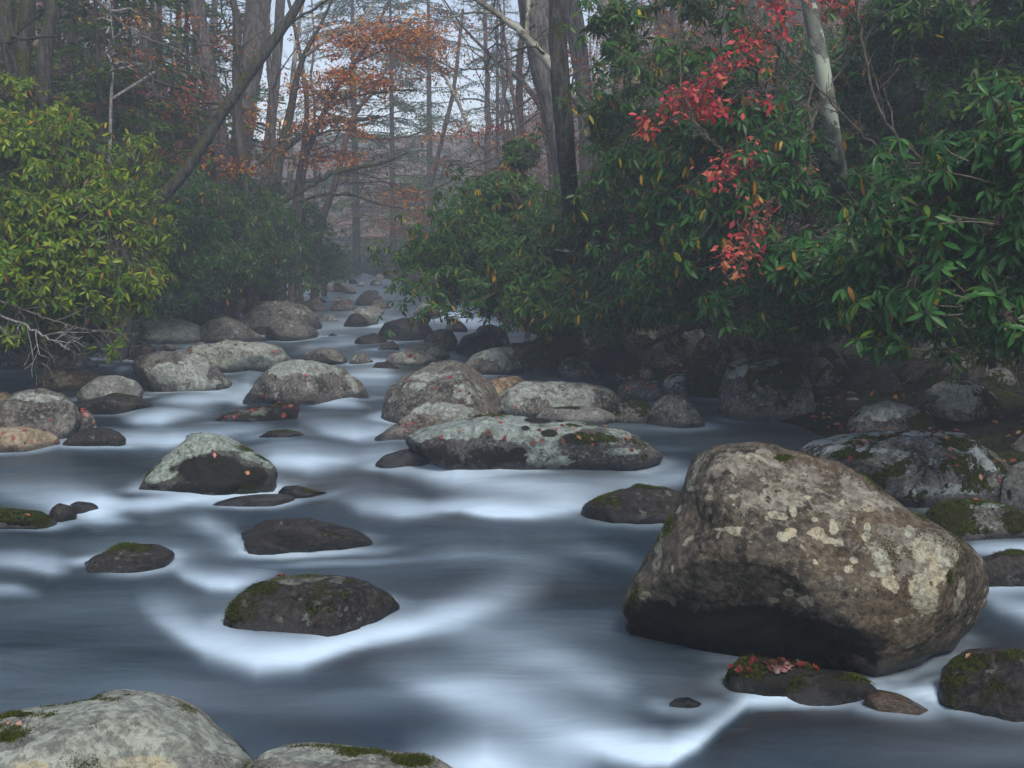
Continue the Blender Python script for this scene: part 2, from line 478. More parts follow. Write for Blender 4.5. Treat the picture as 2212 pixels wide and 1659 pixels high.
def mat_water():
    m, nt, N, L = nodemat('silky_stream_water'); b = NB(nt)
    tc = N.new('ShaderNodeTexCoord')
    mp = N.new('ShaderNodeMapping'); L.new(tc.outputs['Object'], mp.inputs[0]); mp.inputs['Scale'].default_value = (0.8, 2.0, 1)
    n1 = b.noise(mp.outputs[0], 1.1, 3, 0.45, 0.6)
    n2 = b.noise(mp.outputs[0], 3.5, 2, 0.5, 0.8)
    foam = b.attr('foam'); brown = b.attr('brown')
    f = b.math('MULTIPLY', foam, b.mixf(n2, 0.88, 1.12), clamp=True)
    deep = b.mix(n1, (0.005, 0.014, 0.022), (0.014, 0.032, 0.048))
    deep = b.mix(brown, deep, (0.030, 0.022, 0.017))
    c = b.mix(f, deep, (0.55, 0.68, 0.77))
    nr = b.bump(b.math('ADD', n1, b.math('MULTIPLY', n2, 0.2)), 0.4, 0.08)
    b.out(b.principled(c, b.mixf(f, 0.30, 0.7), nr, b.mixf(f, 0.34, 0.1)))
    return m
M['water'] = mat_water()
# ------------------------------------------------------------------ ground
def build_ground():
    ys = np.concatenate([np.linspace(-12, 60, 181), np.linspace(61, 150, 60)])
    xs = np.concatenate([np.linspace(-80, -22, 40)[:-1], np.linspace(-22, 14, 150), np.linspace(14, 70, 40)[1:]])
    X, Y = np.meshgrid(xs, ys)
    Z = terrain_z(X, Y)
    l = np.interp(Y, LEFT[:, 0], LEFT[:, 1]); r = np.interp(Y, RIGHT[:, 0], RIGHT[:, 1])
    d = np.maximum(l - X, X - r)
    rough = fbm(np.stack([X.ravel() * 1.3, Y.ravel() * 1.3, Z.ravel() * 0], 1), 4, 9).reshape(X.shape)
    Z = Z + rough * 0.10 * np.clip(d + 0.5, 0, 1)
    edge = 1 - np.clip((d - 3.0) / 3.5, 0, 1)
    nx, ny = len(xs), len(ys)
    i = np.arange(ny - 1)[:, None] * nx + np.arange(nx - 1)[None]
    f = np.stack([i, i + 1, i + nx + 1, i + nx], -1).reshape(-1, 4)
    me = new_mesh('forest_ground', np.stack([X, Y, Z], -1).reshape(-1, 3), f, np.full(len(f), 4), {'edge': edge.ravel()}, True)
    tag(link('forest_ground', me, M['ground']), kind='structure')
build_ground()

# ------------------------------------------------------------------ water: strokes of foam and painted far mist as (u, v, strength, reach above, reach below)
FOAM_MIST = [
 [(290,1300,0,30,15),(350,1342,.35,50,18),(430,1398,.75,50,20),(540,1430,1.1,52,16),(640,1424,1.05,48,14),(720,1396,.95,38,14),(800,1374,.85,30,14),(900,1360,.85,34,14),(1000,1328,.75,45,25),(1100,1290,.45,60,30),(1200,1270,0,60,30)],
 [(340,1200,0,18,10),(400,1245,.5,25,10),(450,1266,.75,30,9),(500,1268,.8,28,9),(560,1250,.4,20,10),(610,1235,0,20,10)],
 [(-60,1212,.4,25,8),(40,1222,.55,32,8),(110,1234,.6,30,7),(160,1238,0,20,6)],
 [(-60,1268,.55,10,14),(40,1270,.45,12,12),(110,1285,0,12,10)],
 [(-80,1010,.25,30,20),(0,1060,.35,45,25),(80,1082,.55,55,18),(160,1096,.95,48,16),(220,1098,.85,40,12),(280,1085,0,25,10)],
 [(200,1098,0,15,10),(270,1098,.75,15,9),(340,1092,.9,17,11),(430,1080,.7,14,9),(520,1068,.55,12,8),(590,1052,.85,14,8),(640,1044,.5,12,8),(680,1036,0,10,8)],
 [(150,1100,0,10,8),(200,1112,.7,14,8),(250,1118,.55,14,8),(310,1130,0,10,6)],
 [(250,900,0,10,10),(300,914,.7,16,10),(350,912,.95,22,12),(420,890,.55,20,12),(490,875,0,16,10)],
 [(230,944,0,10,6),(300,950,.75,18,8),(370,953,1,22,7),(440,945,.7,18,9),(540,930,.35,14,8),(600,925,0,10,6)],
 [(320,872,0,8,5),(380,872,.55,9,5),(440,868,.7,14,5),(500,858,.75,22,5),(540,845,.8,26,6),(565,825,0,20,6)],
 [(640,912,0,10,8),(700,930,.45,25,8),(770,944,.8,26,8),(820,940,.5,22,8),(860,935,0,12,8)],
 [(640,868,0,6,4),(690,872,.5,7,4),(760,873,.5,7,4),(800,880,0,6,4)],
 [(545,985,0,18,12),(600,1000,.7,26,12),(680,1003,1,26,14),(740,998,.8,24,12),(820,985,.35,20,12),(880,985,0,20,12)],
 [(780,985,0,20,12),(850,1005,.7,25,16),(950,1020,.85,20,24),(1040,1036,.8,22,26),(1150,1050,.7,26,22),(1280,1062,.55,34,18),(1400,1050,.6,34,18),(1480,1035,.5,24,15),(1540,1020,0,20,12)],
 [(700,1060,0,25,12),(780,1098,.65,35,14),(870,1110,.95,36,10),(930,1110,.8,30,7),(1000,1098,.8,34,7),(1080,1112,1.1,40,7),(1160,1112,1.05,36,7),(1230,1098,.75,34,12),(1290,1085,.3,30,10),(1340,1080,0,30,10)],
 [(380,1120,0,20,14),(450,1140,.4,28,18),(510,1170,.35,26,12),(520,1190,.3,6,6),(600,1193,.65,6,6),(720,1190,.6,7,7),(820,1184,.35,10,9),(900,1170,0,10,9)],
 [(560,1225,0,10,6),(660,1215,.35,8,6),(760,1210,.35,8,6),(860,1205,.2,8,6),(960,1200,0,8,6)],
 [(860,1180,0,30,30),(980,1196,.28,40,24),(1080,1200,.26,40,24),(1180,1220,.18,40,30),(1280,1240,0,30,30)],
 [(880,1290,0,40,40),(1020,1360,.22,60,60),(1140,1400,.28,60,60),(1250,1450,.3,60,50),(1330,1500,.3,60,40),(1420,1540,0,40,30)],
 [(1150,1180,0,30,20),(1260,1190,.22,30,18),(1340,1210,.18,24,16),(1420,1240,0,20,14)],
 [(780,1430,0,40,20),(900,1470,.30,60,30),(1010,1510,.55,65,45),(1120,1545,.75,75,60),(1220,1580,.85,75,60),(1310,1612,.95,70,22),(1400,1640,1.05,58,12),(1450,1640,1.05,48,10),(1510,1605,.9,36,9),(1560,1562,.65,26,8),(1620,1516,.6,15,6),(1700,1503,.8,13,7),(1790,1503,.8,12,7),(1850,1492,.8,12,6),(1895,1480,0,10,6)],
 [(860,1640,0,60,60),(960,1650,.55,70,60),(1060,1655,1,85,60),(1160,1665,.6,60,50),(1260,1680,.4,50,50),(1340,1700,0,40,50)],
 [(2040,1190,0,10,6),(2110,1186,.6,15,7),(2220,1186,.8,16,8),(2300,1186,.6,15,8)],
 [(2110,1270,0,15,12),(2170,1300,.6,24,20),(2230,1318,.75,30,24),(2320,1330,.5,30,24)],
 [(1880,1485,0,10,6),(1960,1497,.55,14,6),(2040,1507,.85,12,6),(2070,1505,0,8,5)],
 [(1440,1340,.0,20,20),(1400,1330,.0,20,20)],
 [(700,800,0,20,14),(780,812,.4,26,20),(840,815,.45,26,20),(880,820,0,20,14)],
 [(560,700,0,10,8),(640,715,.35,14,8),(760,705,.4,14,8),(880,700,.3,14,10),(960,690,0,10,8)],  # paleness of mist over the far water, painted in as foam
 [(880,675,0,6,6),(930,680,.6,8,7),(990,686,.9,9,8),(1050,694,.6,8,7),(1090,700,0,6,6)],
 [(600,765,0,8,6),(660,748,.35,8,6),(740,742,.35,9,6),(820,735,0,8,6)],
 [(900,738,0,8,6),(940,760,.3,10,8),(980,772,.3,10,8),(1020,780,0,8,6)],
 [(250,800,0,6,5),(275,798,.5,6,5),(310,792,0,6,5)],
 [(860,985,.0,8,6),(900,1000,.4,8,6),(980,1022,.6,8,10),(1080,1020,.4,6,8),(1150,1018,0,6,6)],
 [(440,1330,0,10,10),(470,1290,0,10,10)],
]
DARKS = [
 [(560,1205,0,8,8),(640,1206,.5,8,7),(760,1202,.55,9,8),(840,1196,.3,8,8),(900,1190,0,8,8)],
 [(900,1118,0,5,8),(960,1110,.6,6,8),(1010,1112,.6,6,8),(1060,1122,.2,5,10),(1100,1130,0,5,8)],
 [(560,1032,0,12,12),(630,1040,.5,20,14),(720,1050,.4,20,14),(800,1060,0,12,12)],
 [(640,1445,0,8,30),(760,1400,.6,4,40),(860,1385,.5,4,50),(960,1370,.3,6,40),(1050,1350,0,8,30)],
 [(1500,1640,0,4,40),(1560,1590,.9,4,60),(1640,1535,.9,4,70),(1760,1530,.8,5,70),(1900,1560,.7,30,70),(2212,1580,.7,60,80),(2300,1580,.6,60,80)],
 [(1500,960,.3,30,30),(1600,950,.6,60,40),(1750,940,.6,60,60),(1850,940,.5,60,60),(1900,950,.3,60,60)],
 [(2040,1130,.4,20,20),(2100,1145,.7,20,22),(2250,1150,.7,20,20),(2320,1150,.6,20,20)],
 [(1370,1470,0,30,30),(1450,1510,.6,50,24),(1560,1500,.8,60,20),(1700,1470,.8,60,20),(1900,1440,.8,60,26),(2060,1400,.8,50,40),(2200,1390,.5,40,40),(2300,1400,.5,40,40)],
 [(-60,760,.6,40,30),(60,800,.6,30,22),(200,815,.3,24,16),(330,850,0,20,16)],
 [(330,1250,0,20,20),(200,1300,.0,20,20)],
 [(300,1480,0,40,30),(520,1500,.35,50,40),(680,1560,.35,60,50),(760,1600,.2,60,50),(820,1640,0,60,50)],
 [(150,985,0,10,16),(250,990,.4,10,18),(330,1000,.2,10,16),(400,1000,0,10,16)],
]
def strokes(S, u, v, dv_out=None):
    acc = np.zeros_like(u)
    for st in S:
        a = np.array(st, float); a = a[np.argsort(a[:, 0])]
        msk = (u > a[0, 0]) & (u < a[-1, 0])
        if not msk.any(): continue
        uu = u[msk]; t = lambda k: np.interp(uu, a[:, 0], a[:, k])
        dv = v[msk] - t(1); I = t(2); I = I * 1.0
        g = np.where(dv < 0, np.exp(-np.abs(dv / (0.88 * t(3))) ** 1.7), np.exp(-np.abs(dv / (1.05 * t(4))) ** 1.7))
        c = I * g
        c = c * 0.92; acc[msk] = 1 - (1 - np.clip(acc[msk], 0, 1)) * (1 - np.clip(c, 0, 1))
        if dv_out is not None:
            w = t(3) + t(4)
            dv_out[msk] += -I * np.tanh(dv / (0.5 * w)) * np.exp(-(dv / (1.5 * w)) ** 2)
    return acc

def build_water():
    ny, nx = 620, 430
    ys = 1.2 * (110 / 1.2) ** (np.linspace(0, 1, ny) ** 1.0)
    s = np.tan(np.linspace(-0.80, 0.80, nx) * 0.9) / math.tan(0.72) * 0.82
    Y = np.repeat(ys[:, None], nx, 1); X = s[None] * Y
    # keep the sheet within reach of the banks
    lo = np.interp(Y, LEFT[:, 0], LEFT[:, 1]) - 1.2; hi = np.interp(Y, RIGHT[:, 0], RIGHT[:, 1]) + 1.2
    X = np.clip(X, lo, hi)
    Z = wlevel(Y)
    u, v, d = proj(np.stack([X, Y, Z], -1).reshape(-1, 3))
    q = np.stack([X.ravel() * 0.9, Y.ravel() * 2.2, 0 * u], 1)
    # gentle wander so no stroke runs straight
    wu = 26 * fbm(np.stack([X.ravel() * 0.8, Y.ravel() * 1.1, 0 * u], 1), 3, 41)
    wv = 7 * fbm(np.stack([X.ravel() * 1.1, Y.ravel() * 1.7, 0 * u], 1), 3, 47)
    dz = np.zeros_like(u)
    f = strokes(FOAM_MIST, u + wu, v + wv, dz)
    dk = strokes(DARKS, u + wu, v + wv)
    streak = fbm(np.stack([X.ravel() * 0.9 + Y.ravel() * 0.25, Y.ravel() * 2.6, 0 * u], 1), 3, 61)
    streak2 = fbm(np.stack([X.ravel() * 0.45, Y.ravel() * 1.6, 0 * u + 4], 1), 3, 67)
    base = 0.02 + 0.26 * np.clip(streak2 + 0.05, 0, 1) + np.clip((760 - v) / 300, 0, 0.12)  # last term pales distant water, mist put into its colour
    bend = 0.9 * fbm(np.stack([X.ravel() * 0.5, Y.ravel() * 0.55, 0 * u + 2], 1), 2, 53)
    silk = fbm(np.stack([X.ravel() * 0.7, (Y.ravel() + bend) * 7.0 / np.clip(Y.ravel() / 5, .8, 4), 0 * u], 1), 3, 59)
    silk2 = fbm(np.stack([X.ravel() * 0.9, (Y.ravel() + bend) * 2.4 / np.clip(Y.ravel() / 6, .8, 3), 0 * u + 7], 1), 2, 63)
    f = f * (1 + 0.07 * silk + 0.32 * silk2)
    f = f + 0.13 * np.clip(silk2 - 0.05, 0, 1)
    f = f * (0.88 + 0.22 * streak) + base * (1 + 0.6 * streak)
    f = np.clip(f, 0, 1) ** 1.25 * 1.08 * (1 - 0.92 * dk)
    amp = np.clip(d, 3, 30) * 0.006
    Zw = Z.ravel() + dz * amp + 0.012 * fbm(q, 3, 71) * np.clip(d / 5, 0.6, 2.5)
    # thin collars of froth and a slick wake where stones part the water
    WX, WY = X.ravel(), Y.ravel(); col = np.zeros(len(WX))
    for R_ in ROCKS.values():
        if R_['d'] > 34 or R_['ob'].name.startswith('x'): continue
        e = R_['w'][np.abs(R_['hh']) < .035]
        if len(e) < 8: continue
        e = e[::max(1, len(e) // 160)]
        reach = .035 + .010 * R_['d']
        m_ = np.nonzero((WX > e[:, 0].min() - 3 * reach) & (WX < e[:, 0].max() + 3 * reach) & (WY > e[:, 1].min() - 3 * reach) & (WY < e[:, 1].max() + 3 * reach))[0]
        if len(m_) == 0: continue
        d2 = np.full(len(m_), 9.0)
        for s0 in range(0, len(m_), 4000):
            mm = m_[s0:s0 + 4000]; d2[s0:s0 + 4000] = np.sqrt(((WX[mm, None] - e[None, :, 0]) ** 2 + (WY[mm, None] - e[None, :, 1]) ** 2).min(1))
        col[m_] = np.maximum(col[m_], np.exp(-(d2 / reach) ** 2))
    patch = np.clip(0.45 + 1.6 * fbm(np.stack([WX * 1.6, WY * 1.6, 0 * WX + 9], 1), 2, 91), 0, 1)
    f = 1 - (1 - f) * (1 - 0.60 * col * patch * (1 - dk))
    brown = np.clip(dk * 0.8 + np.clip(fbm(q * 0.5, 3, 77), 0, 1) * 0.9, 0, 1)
    i = np.arange(ny - 1)[:, None] * nx + np.arange(nx - 1)[None]
    fc = np.stack([i, i + 1, i + nx + 1, i + nx], -1).reshape(-1, 4)
    me = new_mesh('stream_water', np.stack([X.ravel(), Y.ravel(), Zw], 1), fc, np.full(len(fc), 4), {'foam': f, 'brown': brown}, True)
    tag(link('stream_water', me, M['water']), kind='structure')

# ------------------------------------------------------------------ rocks
_ICO = {}
def ico(level):
    if level not in _ICO:
        import bmesh
        bm = bmesh.new(); bmesh.ops.create_icosphere(bm, subdivisions=level, radius=1.0)
        v = np.array([x.co[:] for x in bm.verts]); f = np.array([[q.index for q in x.verts] for x in bm.faces])
        bm.free(); _ICO[level] = (v, f)
    return _ICO[level]

ROCKS = {}
MOSS_TPL = (np.array([(0, .16, 0), (0, -.16, 0), (1, 0, 0)], float), np.array([(0, 1, 2)]))
def rock(key, mat, pts, vb, label, deep=0.85, bot=None, p=0.64, under=0.0, facets=3, amp=0.075, level=5, cuts=(), seed=None,
         spots=(), cream=(), darks=(), mosses=(), wet=0.06, name='boulder', group=None, lift=0.0, back=1.0):
    seed = seed if seed is not None else (abs(hash(key)) if False else sum(ord(c) * (i + 3) for i, c in enumerate(key)))
    rng = np.random.default_rng(seed)
    a = np.array(pts, float)
    u0, u1, vt = a[:, 0].min(), a[:, 0].max(), a[:, 1].min()
    W = u1 - u0; H = max(vb - vt, 0.22 * W); cu = (u0 + u1) / 2
    gf = G(cu, vb); df = float((gf - CAMP) @ FWD)
    Rw = W / 2 * df / FPX
    D = deep * Rw
    dc = df + 0.72 * D
    if lift: dc -= 0
    cv = vb - 0.30 * (vb - vt)
    if bot is None:
        poly = list(map(tuple, pts)) + [(u1 - .06 * W, vb + .30 * H), (cu, vb + .42 * H), (u0 + .06 * W, vb + .30 * H)]
    else:
        poly = list(map(tuple, pts)) + list(bot); cv = (vt + max(q[1] for q in poly)) / 2
    poly = np.array(poly, float)
    q = np.concatenate([poly, poly[:1]]); dens = []
    for k in range(len(poly)):
        t = np.linspace(0, 1, 14, endpoint=False)[:, None]
        dens.append(q[k] * (1 - t) + q[k + 1] * t)
    dens = np.concatenate(dens)
    th = np.arctan2(-(dens[:, 1] - cv), dens[:, 0] - cu); rr = np.hypot(dens[:, 0] - cu, dens[:, 1] - cv)
    o = np.argsort(th); th, rr = th[o], rr[o]
    g = np.linspace(-math.pi, math.pi, 241)[:-1]
    r = np.interp(g, np.concatenate([th - 2 * math.pi, th, th + 2 * math.pi]), np.tile(rr, 3))
    ker = np.array([1, 2, 3, 2, 1], float); ker /= ker.sum()
    rs = np.zeros_like(r)
    for k, w in enumerate(ker): rs += w * np.roll(r, k - 2)
    v, f = ico(level)
    rho = np.sqrt(v[:, 0] ** 2 + v[:, 2] ** 2); ang = np.arctan2(v[:, 2], v[:, 0])
    rad = np.interp(ang, np.concatenate([g - 2 * math.pi, g, g + 2 * math.pi]), np.tile(rs, 3)) * dc / FPX
    s = rho ** p
    A = rad * s * np.cos(ang); B = rad * s * np.sin(ang); Cc = D * v[:, 1]
    Cc = np.where(Cc > 0, Cc * back, Cc)
    # facets cut into the near side
    L = np.stack([A, Cc, B], 1)
    Hm = H * dc / FPX
    for k in range(facets):
        n = rng.normal(size=3); n[1] = -abs(n[1]) - 0.35; n[2] = n[2] * 0.8; n /= np.linalg.norm(n)
        dd = L @ n; lim = dd.max() * rng.uniform(0.66, 0.86)
        L = L - n * (np.maximum(dd - lim, 0) * 0.82)[:, None]
    for (n0, n1, n2, fr) in cuts:
        n = np.array([n0, n1, n2], float); n /= np.linalg.norm(n); dd = L @ n; lim = dd.max() * fr
        L = L - n * (np.maximum(dd - lim, 0) * 0.9)[:, None]
    if under:
        low = np.clip(-L[:, 2] / Hm, -0.2, 1)
        L[:, 1] += np.where(v[:, 1] < 0.2, under * D * np.clip(low + 0.15, 0, 1), 0)
    # surface relief
    nn = L / (np.linalg.norm(L, axis=1)[:, None] + 1e-9)
    S = max(Rw, 0.12)
    rel = amp * S * (fbm(L / S * 1.3 + seed % 97, 3, seed % 1000) * 1.0) + amp * 0.35 * S * fbm(L / S * 4.5 + seed % 31, 3, seed % 999)
    rg = fbm(L / S * 2.2 + 5, 3, seed % 777)
    rel = rel - amp * 0.9 * S * np.clip(0.10 - np.abs(rg), 0, 1) * 4 * 0.35
    if level >= 5: rel = rel + 0.0045 * fbm(L * 22 + 3, 3, seed % 555)
    if level >= 6:
        cr_ = fbm(L / S * np.array([1.3, 1.3, 2.2]) + seed % 13, 4, seed % 321); rel = rel - 0.016 * S * np.clip(1 - np.abs(cr_ - .08) * 22, 0, 1) + 0.035 * S * np.clip(fbm(L / S * 2.6 + 9, 2, seed % 222) * 3, -.5, .5)
    L = L + nn * rel[:, None] * np.where(v[:, 1] < 0.3, 1, 0.6)[:, None]
    center = CAMP + ray(cu, cv) * dc
    w = center + L[:, :1] * RGT + L[:, 1:2] * FWD + L[:, 2:3] * UPV
    U, V_, _ = proj(w)
    su = (cv - vt) / max(cv - V_.min(), 1); L[:, 2] *= np.where(L[:, 2] > 0, np.clip(su, .8, 1.35), 1)
    sr = (u1 - cu) / max(U.max() - cu, 1); sl = (cu - u0) / max(cu - U.min(), 1)
    if bot is not None: L[:, 0] *= np.where(L[:, 0] > 0, np.clip(sr, .9, 1.15), np.clip(sl, .9, 1.15))
    w = center + L[:, :1] * RGT + L[:, 1:2] * FWD + L[:, 2:3] * UPV
    if lift: w[:, 2] += max(0.0, float(terrain_z(center[0], center[1])) - wlevel(center[1])) * lift
    base = np.array([center[0], center[1], wlevel(center[1])])
    U, V_, _ = proj(w)
    frontv = v[:, 1] < 0.35
    def blobs(bl):
        acc = np.zeros(len(w))
        for (bu, bv, ru, rv, *st) in bl:
            k = st[0] if st else 1.0
            e = np.sqrt(((U - bu) / ru) ** 2 + ((V_ - bv) / rv) ** 2)
            acc = np.maximum(acc, k * 1.25 * np.exp(-(e * 0.85) ** 2))
        return np.where(frontv, acc, 0)
    hh = w[:, 2] - wlevel(w[:, 1])
    wt = 1 - np.clip(hh / (wet + 0.15 * S), 0, 1)
    me = new_mesh(name, w - base, f, np.full(len(f), 3), {'wet': wt, 'spot': blobs(spots), 'cream': blobs([(q[0], q[1], q[2] * .8, q[3] * .8, *q[4:]) for q in cream]), 'dark': blobs(darks), 'moss': blobs(mosses)}, True)
    ob = link(name, me, M[mat], loc=tuple(base))
    tag(ob, label, 'boulder' if name == 'boulder' else 'rock', group)
    nv = np.zeros(len(w) * 3, np.float32); me.vertices.foreach_get('normal', nv)
    mo = blobs(mosses)
    if len(mosses) and df < 9.5:
        nv0 = np.zeros(len(w) * 3, np.float32); me.vertices.foreach_get('normal', nv0); nv0 = nv0.reshape(-1, 3)
        pr = np.clip(mo * 0.9 + 1.3 * fbm(w * 9, 3, 88) - 0.45, 0, 1) * (hh > 0.01) * frontv * (nv0[:, 2] > -.2)
        if pr.sum() > 1:
            r2 = np.random.default_rng(seed); nb = int(min(6000, 60 * (pr > 0).sum())); k = r2.choice(len(w), nb, p=pr / pr.sum())
            sp = Rw * (2.6 / math.sqrt(len(w) / 6)); tg = r2.normal(size=(nb, 3)); tg -= (tg * nv0[k]).sum(1, keepdims=True) * nv0[k]
            pp = w[k] + tg * sp * 0.6 - nv0[k] * .001; xx = nv0[k] + r2.normal(size=(nb, 3)) * .55
            cc = np.array([(0.060, 0.085, 0.008), (0.10, 0.13, 0.012), (0.032, 0.045, 0.006), (0.075, 0.060, 0.012)])[r2.integers(0, 4, nb)]
            mm_ = leaves_mesh('moss', MOSS_TPL, pp - base, xx, r2.normal(size=(nb, 3)), r2.uniform(.005, .013, nb), cc)
            tag(link('moss', mm_, M['needle'], ob), kind='stuff')
    ROCKS[key] = dict(ob=ob, w=w, n=nv.reshape(-1, 3), U=U, V=V_, front=frontv, d=dc, label=label, hh=hh, mat=mat)
    return ob
# ---- the great boulder and the boulders standing in the stream
rock('big', 'big', [(1385,1470),(1362,1400),(1343,1322),(1392,1240),(1440,1150),(1478,1075),(1492,1030),(1514,988),(1560,963),(1640,954),(1720,960),(1790,985),(1860,1030),(1930,1085),(2000,1122),(2060,1162),(2100,1215),(2130,1275),(2136,1320),(2112,1358),(2070,1388),(2010,1408)],
     1475, 'huge freckled brown boulder with cream lichen discs and a dark undercut base', deep=0.75,
     bot=[(1960,1440),(1850,1500),(1700,1530),(1550,1530),(1440,1510)], p=0.70, under=0.34, facets=0, amp=0.05, level=7, seed=42, cuts=[(-.45,-.75,-.55,.60),(.1,-.75,.6,.78),(.75,-.6,-.1,.80)],
     cream=[(1672,1113,15,10),(1690,1116,12,10),(1712,1105,11,16),(1760,1123,12,9),(1692,1160,20,14),(1708,1150,16,14),(1768,1155,22,18),(1800,1140,11,22),(1812,1172,16,12),(1790,1168,20,10),(1845,1125,7,12),(1873,1137,9,13),(1870,1160,10,10),(1705,1280,14,12,.9),(1742,1298,20,18,.9),
            (1905,1210,20,26),(1915,1240,16,34),(1930,1262,14,20),(1985,1190,16,36),(2010,1195,30,30),(2025,1230,34,40),(2000,1290,30,40),(1985,1265,26,26),(2078,1270,10,28),(1965,1150,12,18),(1833,1230,12,12),(1845,1210,8,8),(1890,1240,12,8),(1570,1143,40,5,.9),(1590,1150,10,8,.9),(1425,1190,6,24,.9),(1430,1160,5,12),(1395,1285,14,12,1),(1452,1230,5,16,.8),
            (1560,1015,9,6,.8),(1650,1035,10,6,.8),(1585,1090,8,7,.8),(1640,1085,7,6,.8),(1745,1075,9,6,.8),(1820,1085,7,7,.8),(1700,1205,7,6,.8),(1760,1215,8,8,.8),(1850,1275,9,9,.8),(1935,1340,10,12,.8),(1620,1200,7,6,.7),(2065,1200,8,16,.8),(1940,1190,8,10,.8),
            (1500,1055,20,9,.8),(1530,1075,14,8,.8),(1620,985,34,6,.7),(1880,1100,22,8,.7)],
     spots=[(1600,1010,100,40,.42),(1710,1060,110,50,.40),(1850,1080,80,50,.40),(1560,1070,60,40,.38),(1980,1230,110,110,.34),(1420,1200,14,60,.4)],
     darks=[(1470,1270,70,90,.28),(1500,1330,110,60,.5),(1600,1360,190,60,.85),(1450,1400,90,90,1.1),(1720,1390,180,50,1),(1560,1440,220,80,1.2),(1500,1185,60,30,.3),(1640,1255,60,50,.25),(1800,1390,80,24,.6)],  # darks: undercut and lower-left shade painted into the stone colour
     mosses=[(1690,989,16,5,1.6),(1370,1290,10,30,1.1),(1356,1315,10,14,1.2),(1445,1130,8,30,.8),(2052,1245,6,20,1.2)], wet=0.05)
rock('cc', 'hero', [(876,948),(885,937),(930,917),(990,902),(1040,893),(1130,895),(1200,903),(1260,915),(1300,922),(1345,930),(1380,948),(1415,972),(1432,985)],
     1026, 'long low boulder with pale green lichen and red leaves', deep=0.72,
     bot=[(1400,1010),(1250,1045),(1100,1055),(1010,1045),(940,1008),(900,978)], facets=2, level=7, amp=0.05, under=0.08, seed=7,
     spots=[(1000,925,90,22,1),(1100,920,110,28,1.1),(1180,940,80,40,1.1),(1150,985,60,26,1),(1200,1000,40,24,.9),(1240,915,60,14,1),(1330,935,40,10,1),(920,945,40,16,.7),(1350,975,36,9,1),(1320,952,20,10,.9),(1060,960,30,20,.6)],
     darks=[(1165,908,26,6,1.1),(1188,936,14,7,1.1),(1135,925,8,5,1),(1210,905,14,6,1),(1250,950,50,14,.7),(1050,990,110,26,.62),(930,980,50,20,.7),(1120,975,20,8,.9)],
     mosses=[(1290,950,90,20,.8),(1350,965,70,22,.8),(1260,985,80,14,.75),(1390,985,40,16,.8),(1250,920,50,7,.7),(1040,897,60,5,.8)])
rock('cap', 'cap', [(299,1072),(310,1048),(338,1012),(362,985),(388,958),(412,942),(445,934),(480,940),(520,958),(560,984),(590,1008),(598,1022)],
     1068, 'dark rounded boulder with a cap of pale green lichen above its shadowy face', deep=0.8, level=6, facets=3, seed=19,
     spots=[(400,975,50,34,1.2),(450,945,60,16,1.1),(500,960,50,16,1),(550,985,34,16,1),(370,1010,40,26,1),(340,1030,26,22,.7),(580,1005,16,10,.8)],
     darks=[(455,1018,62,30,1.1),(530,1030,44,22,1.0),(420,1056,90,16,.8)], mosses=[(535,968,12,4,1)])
rock('w', 'dark', [(490,1354),(498,1320),(515,1288),(545,1265),(590,1248),(645,1241),(720,1243),(780,1258),(825,1282),(862,1308)], 1372,
     'dark mossy dome of rock with a brown leaf perched on its crest', level=6, deep=0.8, facets=3,
     spots=[(620,1252,30,9,1.1),(660,1248,26,7,1),(730,1252,14,6,.8)], mosses=[(560,1270,50,20,.7),(505,1310,16,30,.9),(720,1280,50,30,.5),(540,1340,30,24,.5),(660,1300,60,20,.4)])
rock('u', 'dark', [(503,1184),(503,1155),(513,1136),(545,1122),(600,1117),(665,1118),(720,1130),(775,1148),(800,1165),(808,1184)], 1190,
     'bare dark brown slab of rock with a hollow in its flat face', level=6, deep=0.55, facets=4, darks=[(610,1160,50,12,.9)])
rock('x', 'pale', [(-160,1640),(-90,1570),(0,1544),(60,1535),(150,1515),(225,1495),(270,1492),(330,1505),(380,1530),(430,1570),(490,1618),(530,1662),(575,1720)], 1800,
     'pale greenish boulder with tan stains at its foot, the closest of all to the viewer', level=7, deep=0.8, facets=2, seed=33, amp=0.04,
     spots=[(250,1540,130,40,.9),(380,1580,90,40,.8),(200,1600,110,40,.6),(100,1640,80,40,.4)], darks=[(140,1580,60,26,.24),(280,1575,70,20,.24),(60,1610,60,24,.22),(240,1625,60,20,.2)], cream=[(300,1648,110,22,.75),(60,1655,70,16,.6),(420,1600,40,30,.3)], mosses=[(10,1590,30,14,1),(190,1506,50,7,1),(30,1543,70,7,.9),(270,1500,20,5,.8)])
rock('y', 'pale', [(500,1720),(532,1632),(565,1612),(640,1608),(720,1612),(800,1624),(860,1636),(930,1640),(985,1672),(1010,1720)], 1790,
     'low pale boulder edged with dark moss beside the larger tan-stained one', level=6, deep=0.7, facets=3,
     spots=[(620,1625,60,18,.7),(740,1622,60,12,.6)], mosses=[(545,1622,12,14,1),(650,1608,60,5,.8),(800,1625,60,8,1),(880,1642,40,12,1.1)])
rock('aa', 'grey', [(828,915),(830,870),(845,838),(880,810),(920,788),(960,778),(1000,782),(1050,802),(1085,828),(1085,880)], 916,
     'big grey dome-shaped boulder dotted with red leaves where two channels meet', level=6, deep=0.85, facets=3, spots=[(930,815,50,14,.4),(900,835,40,12,.4),(1000,850,50,20,.3)], darks=[(960,850,60,24,.15)])
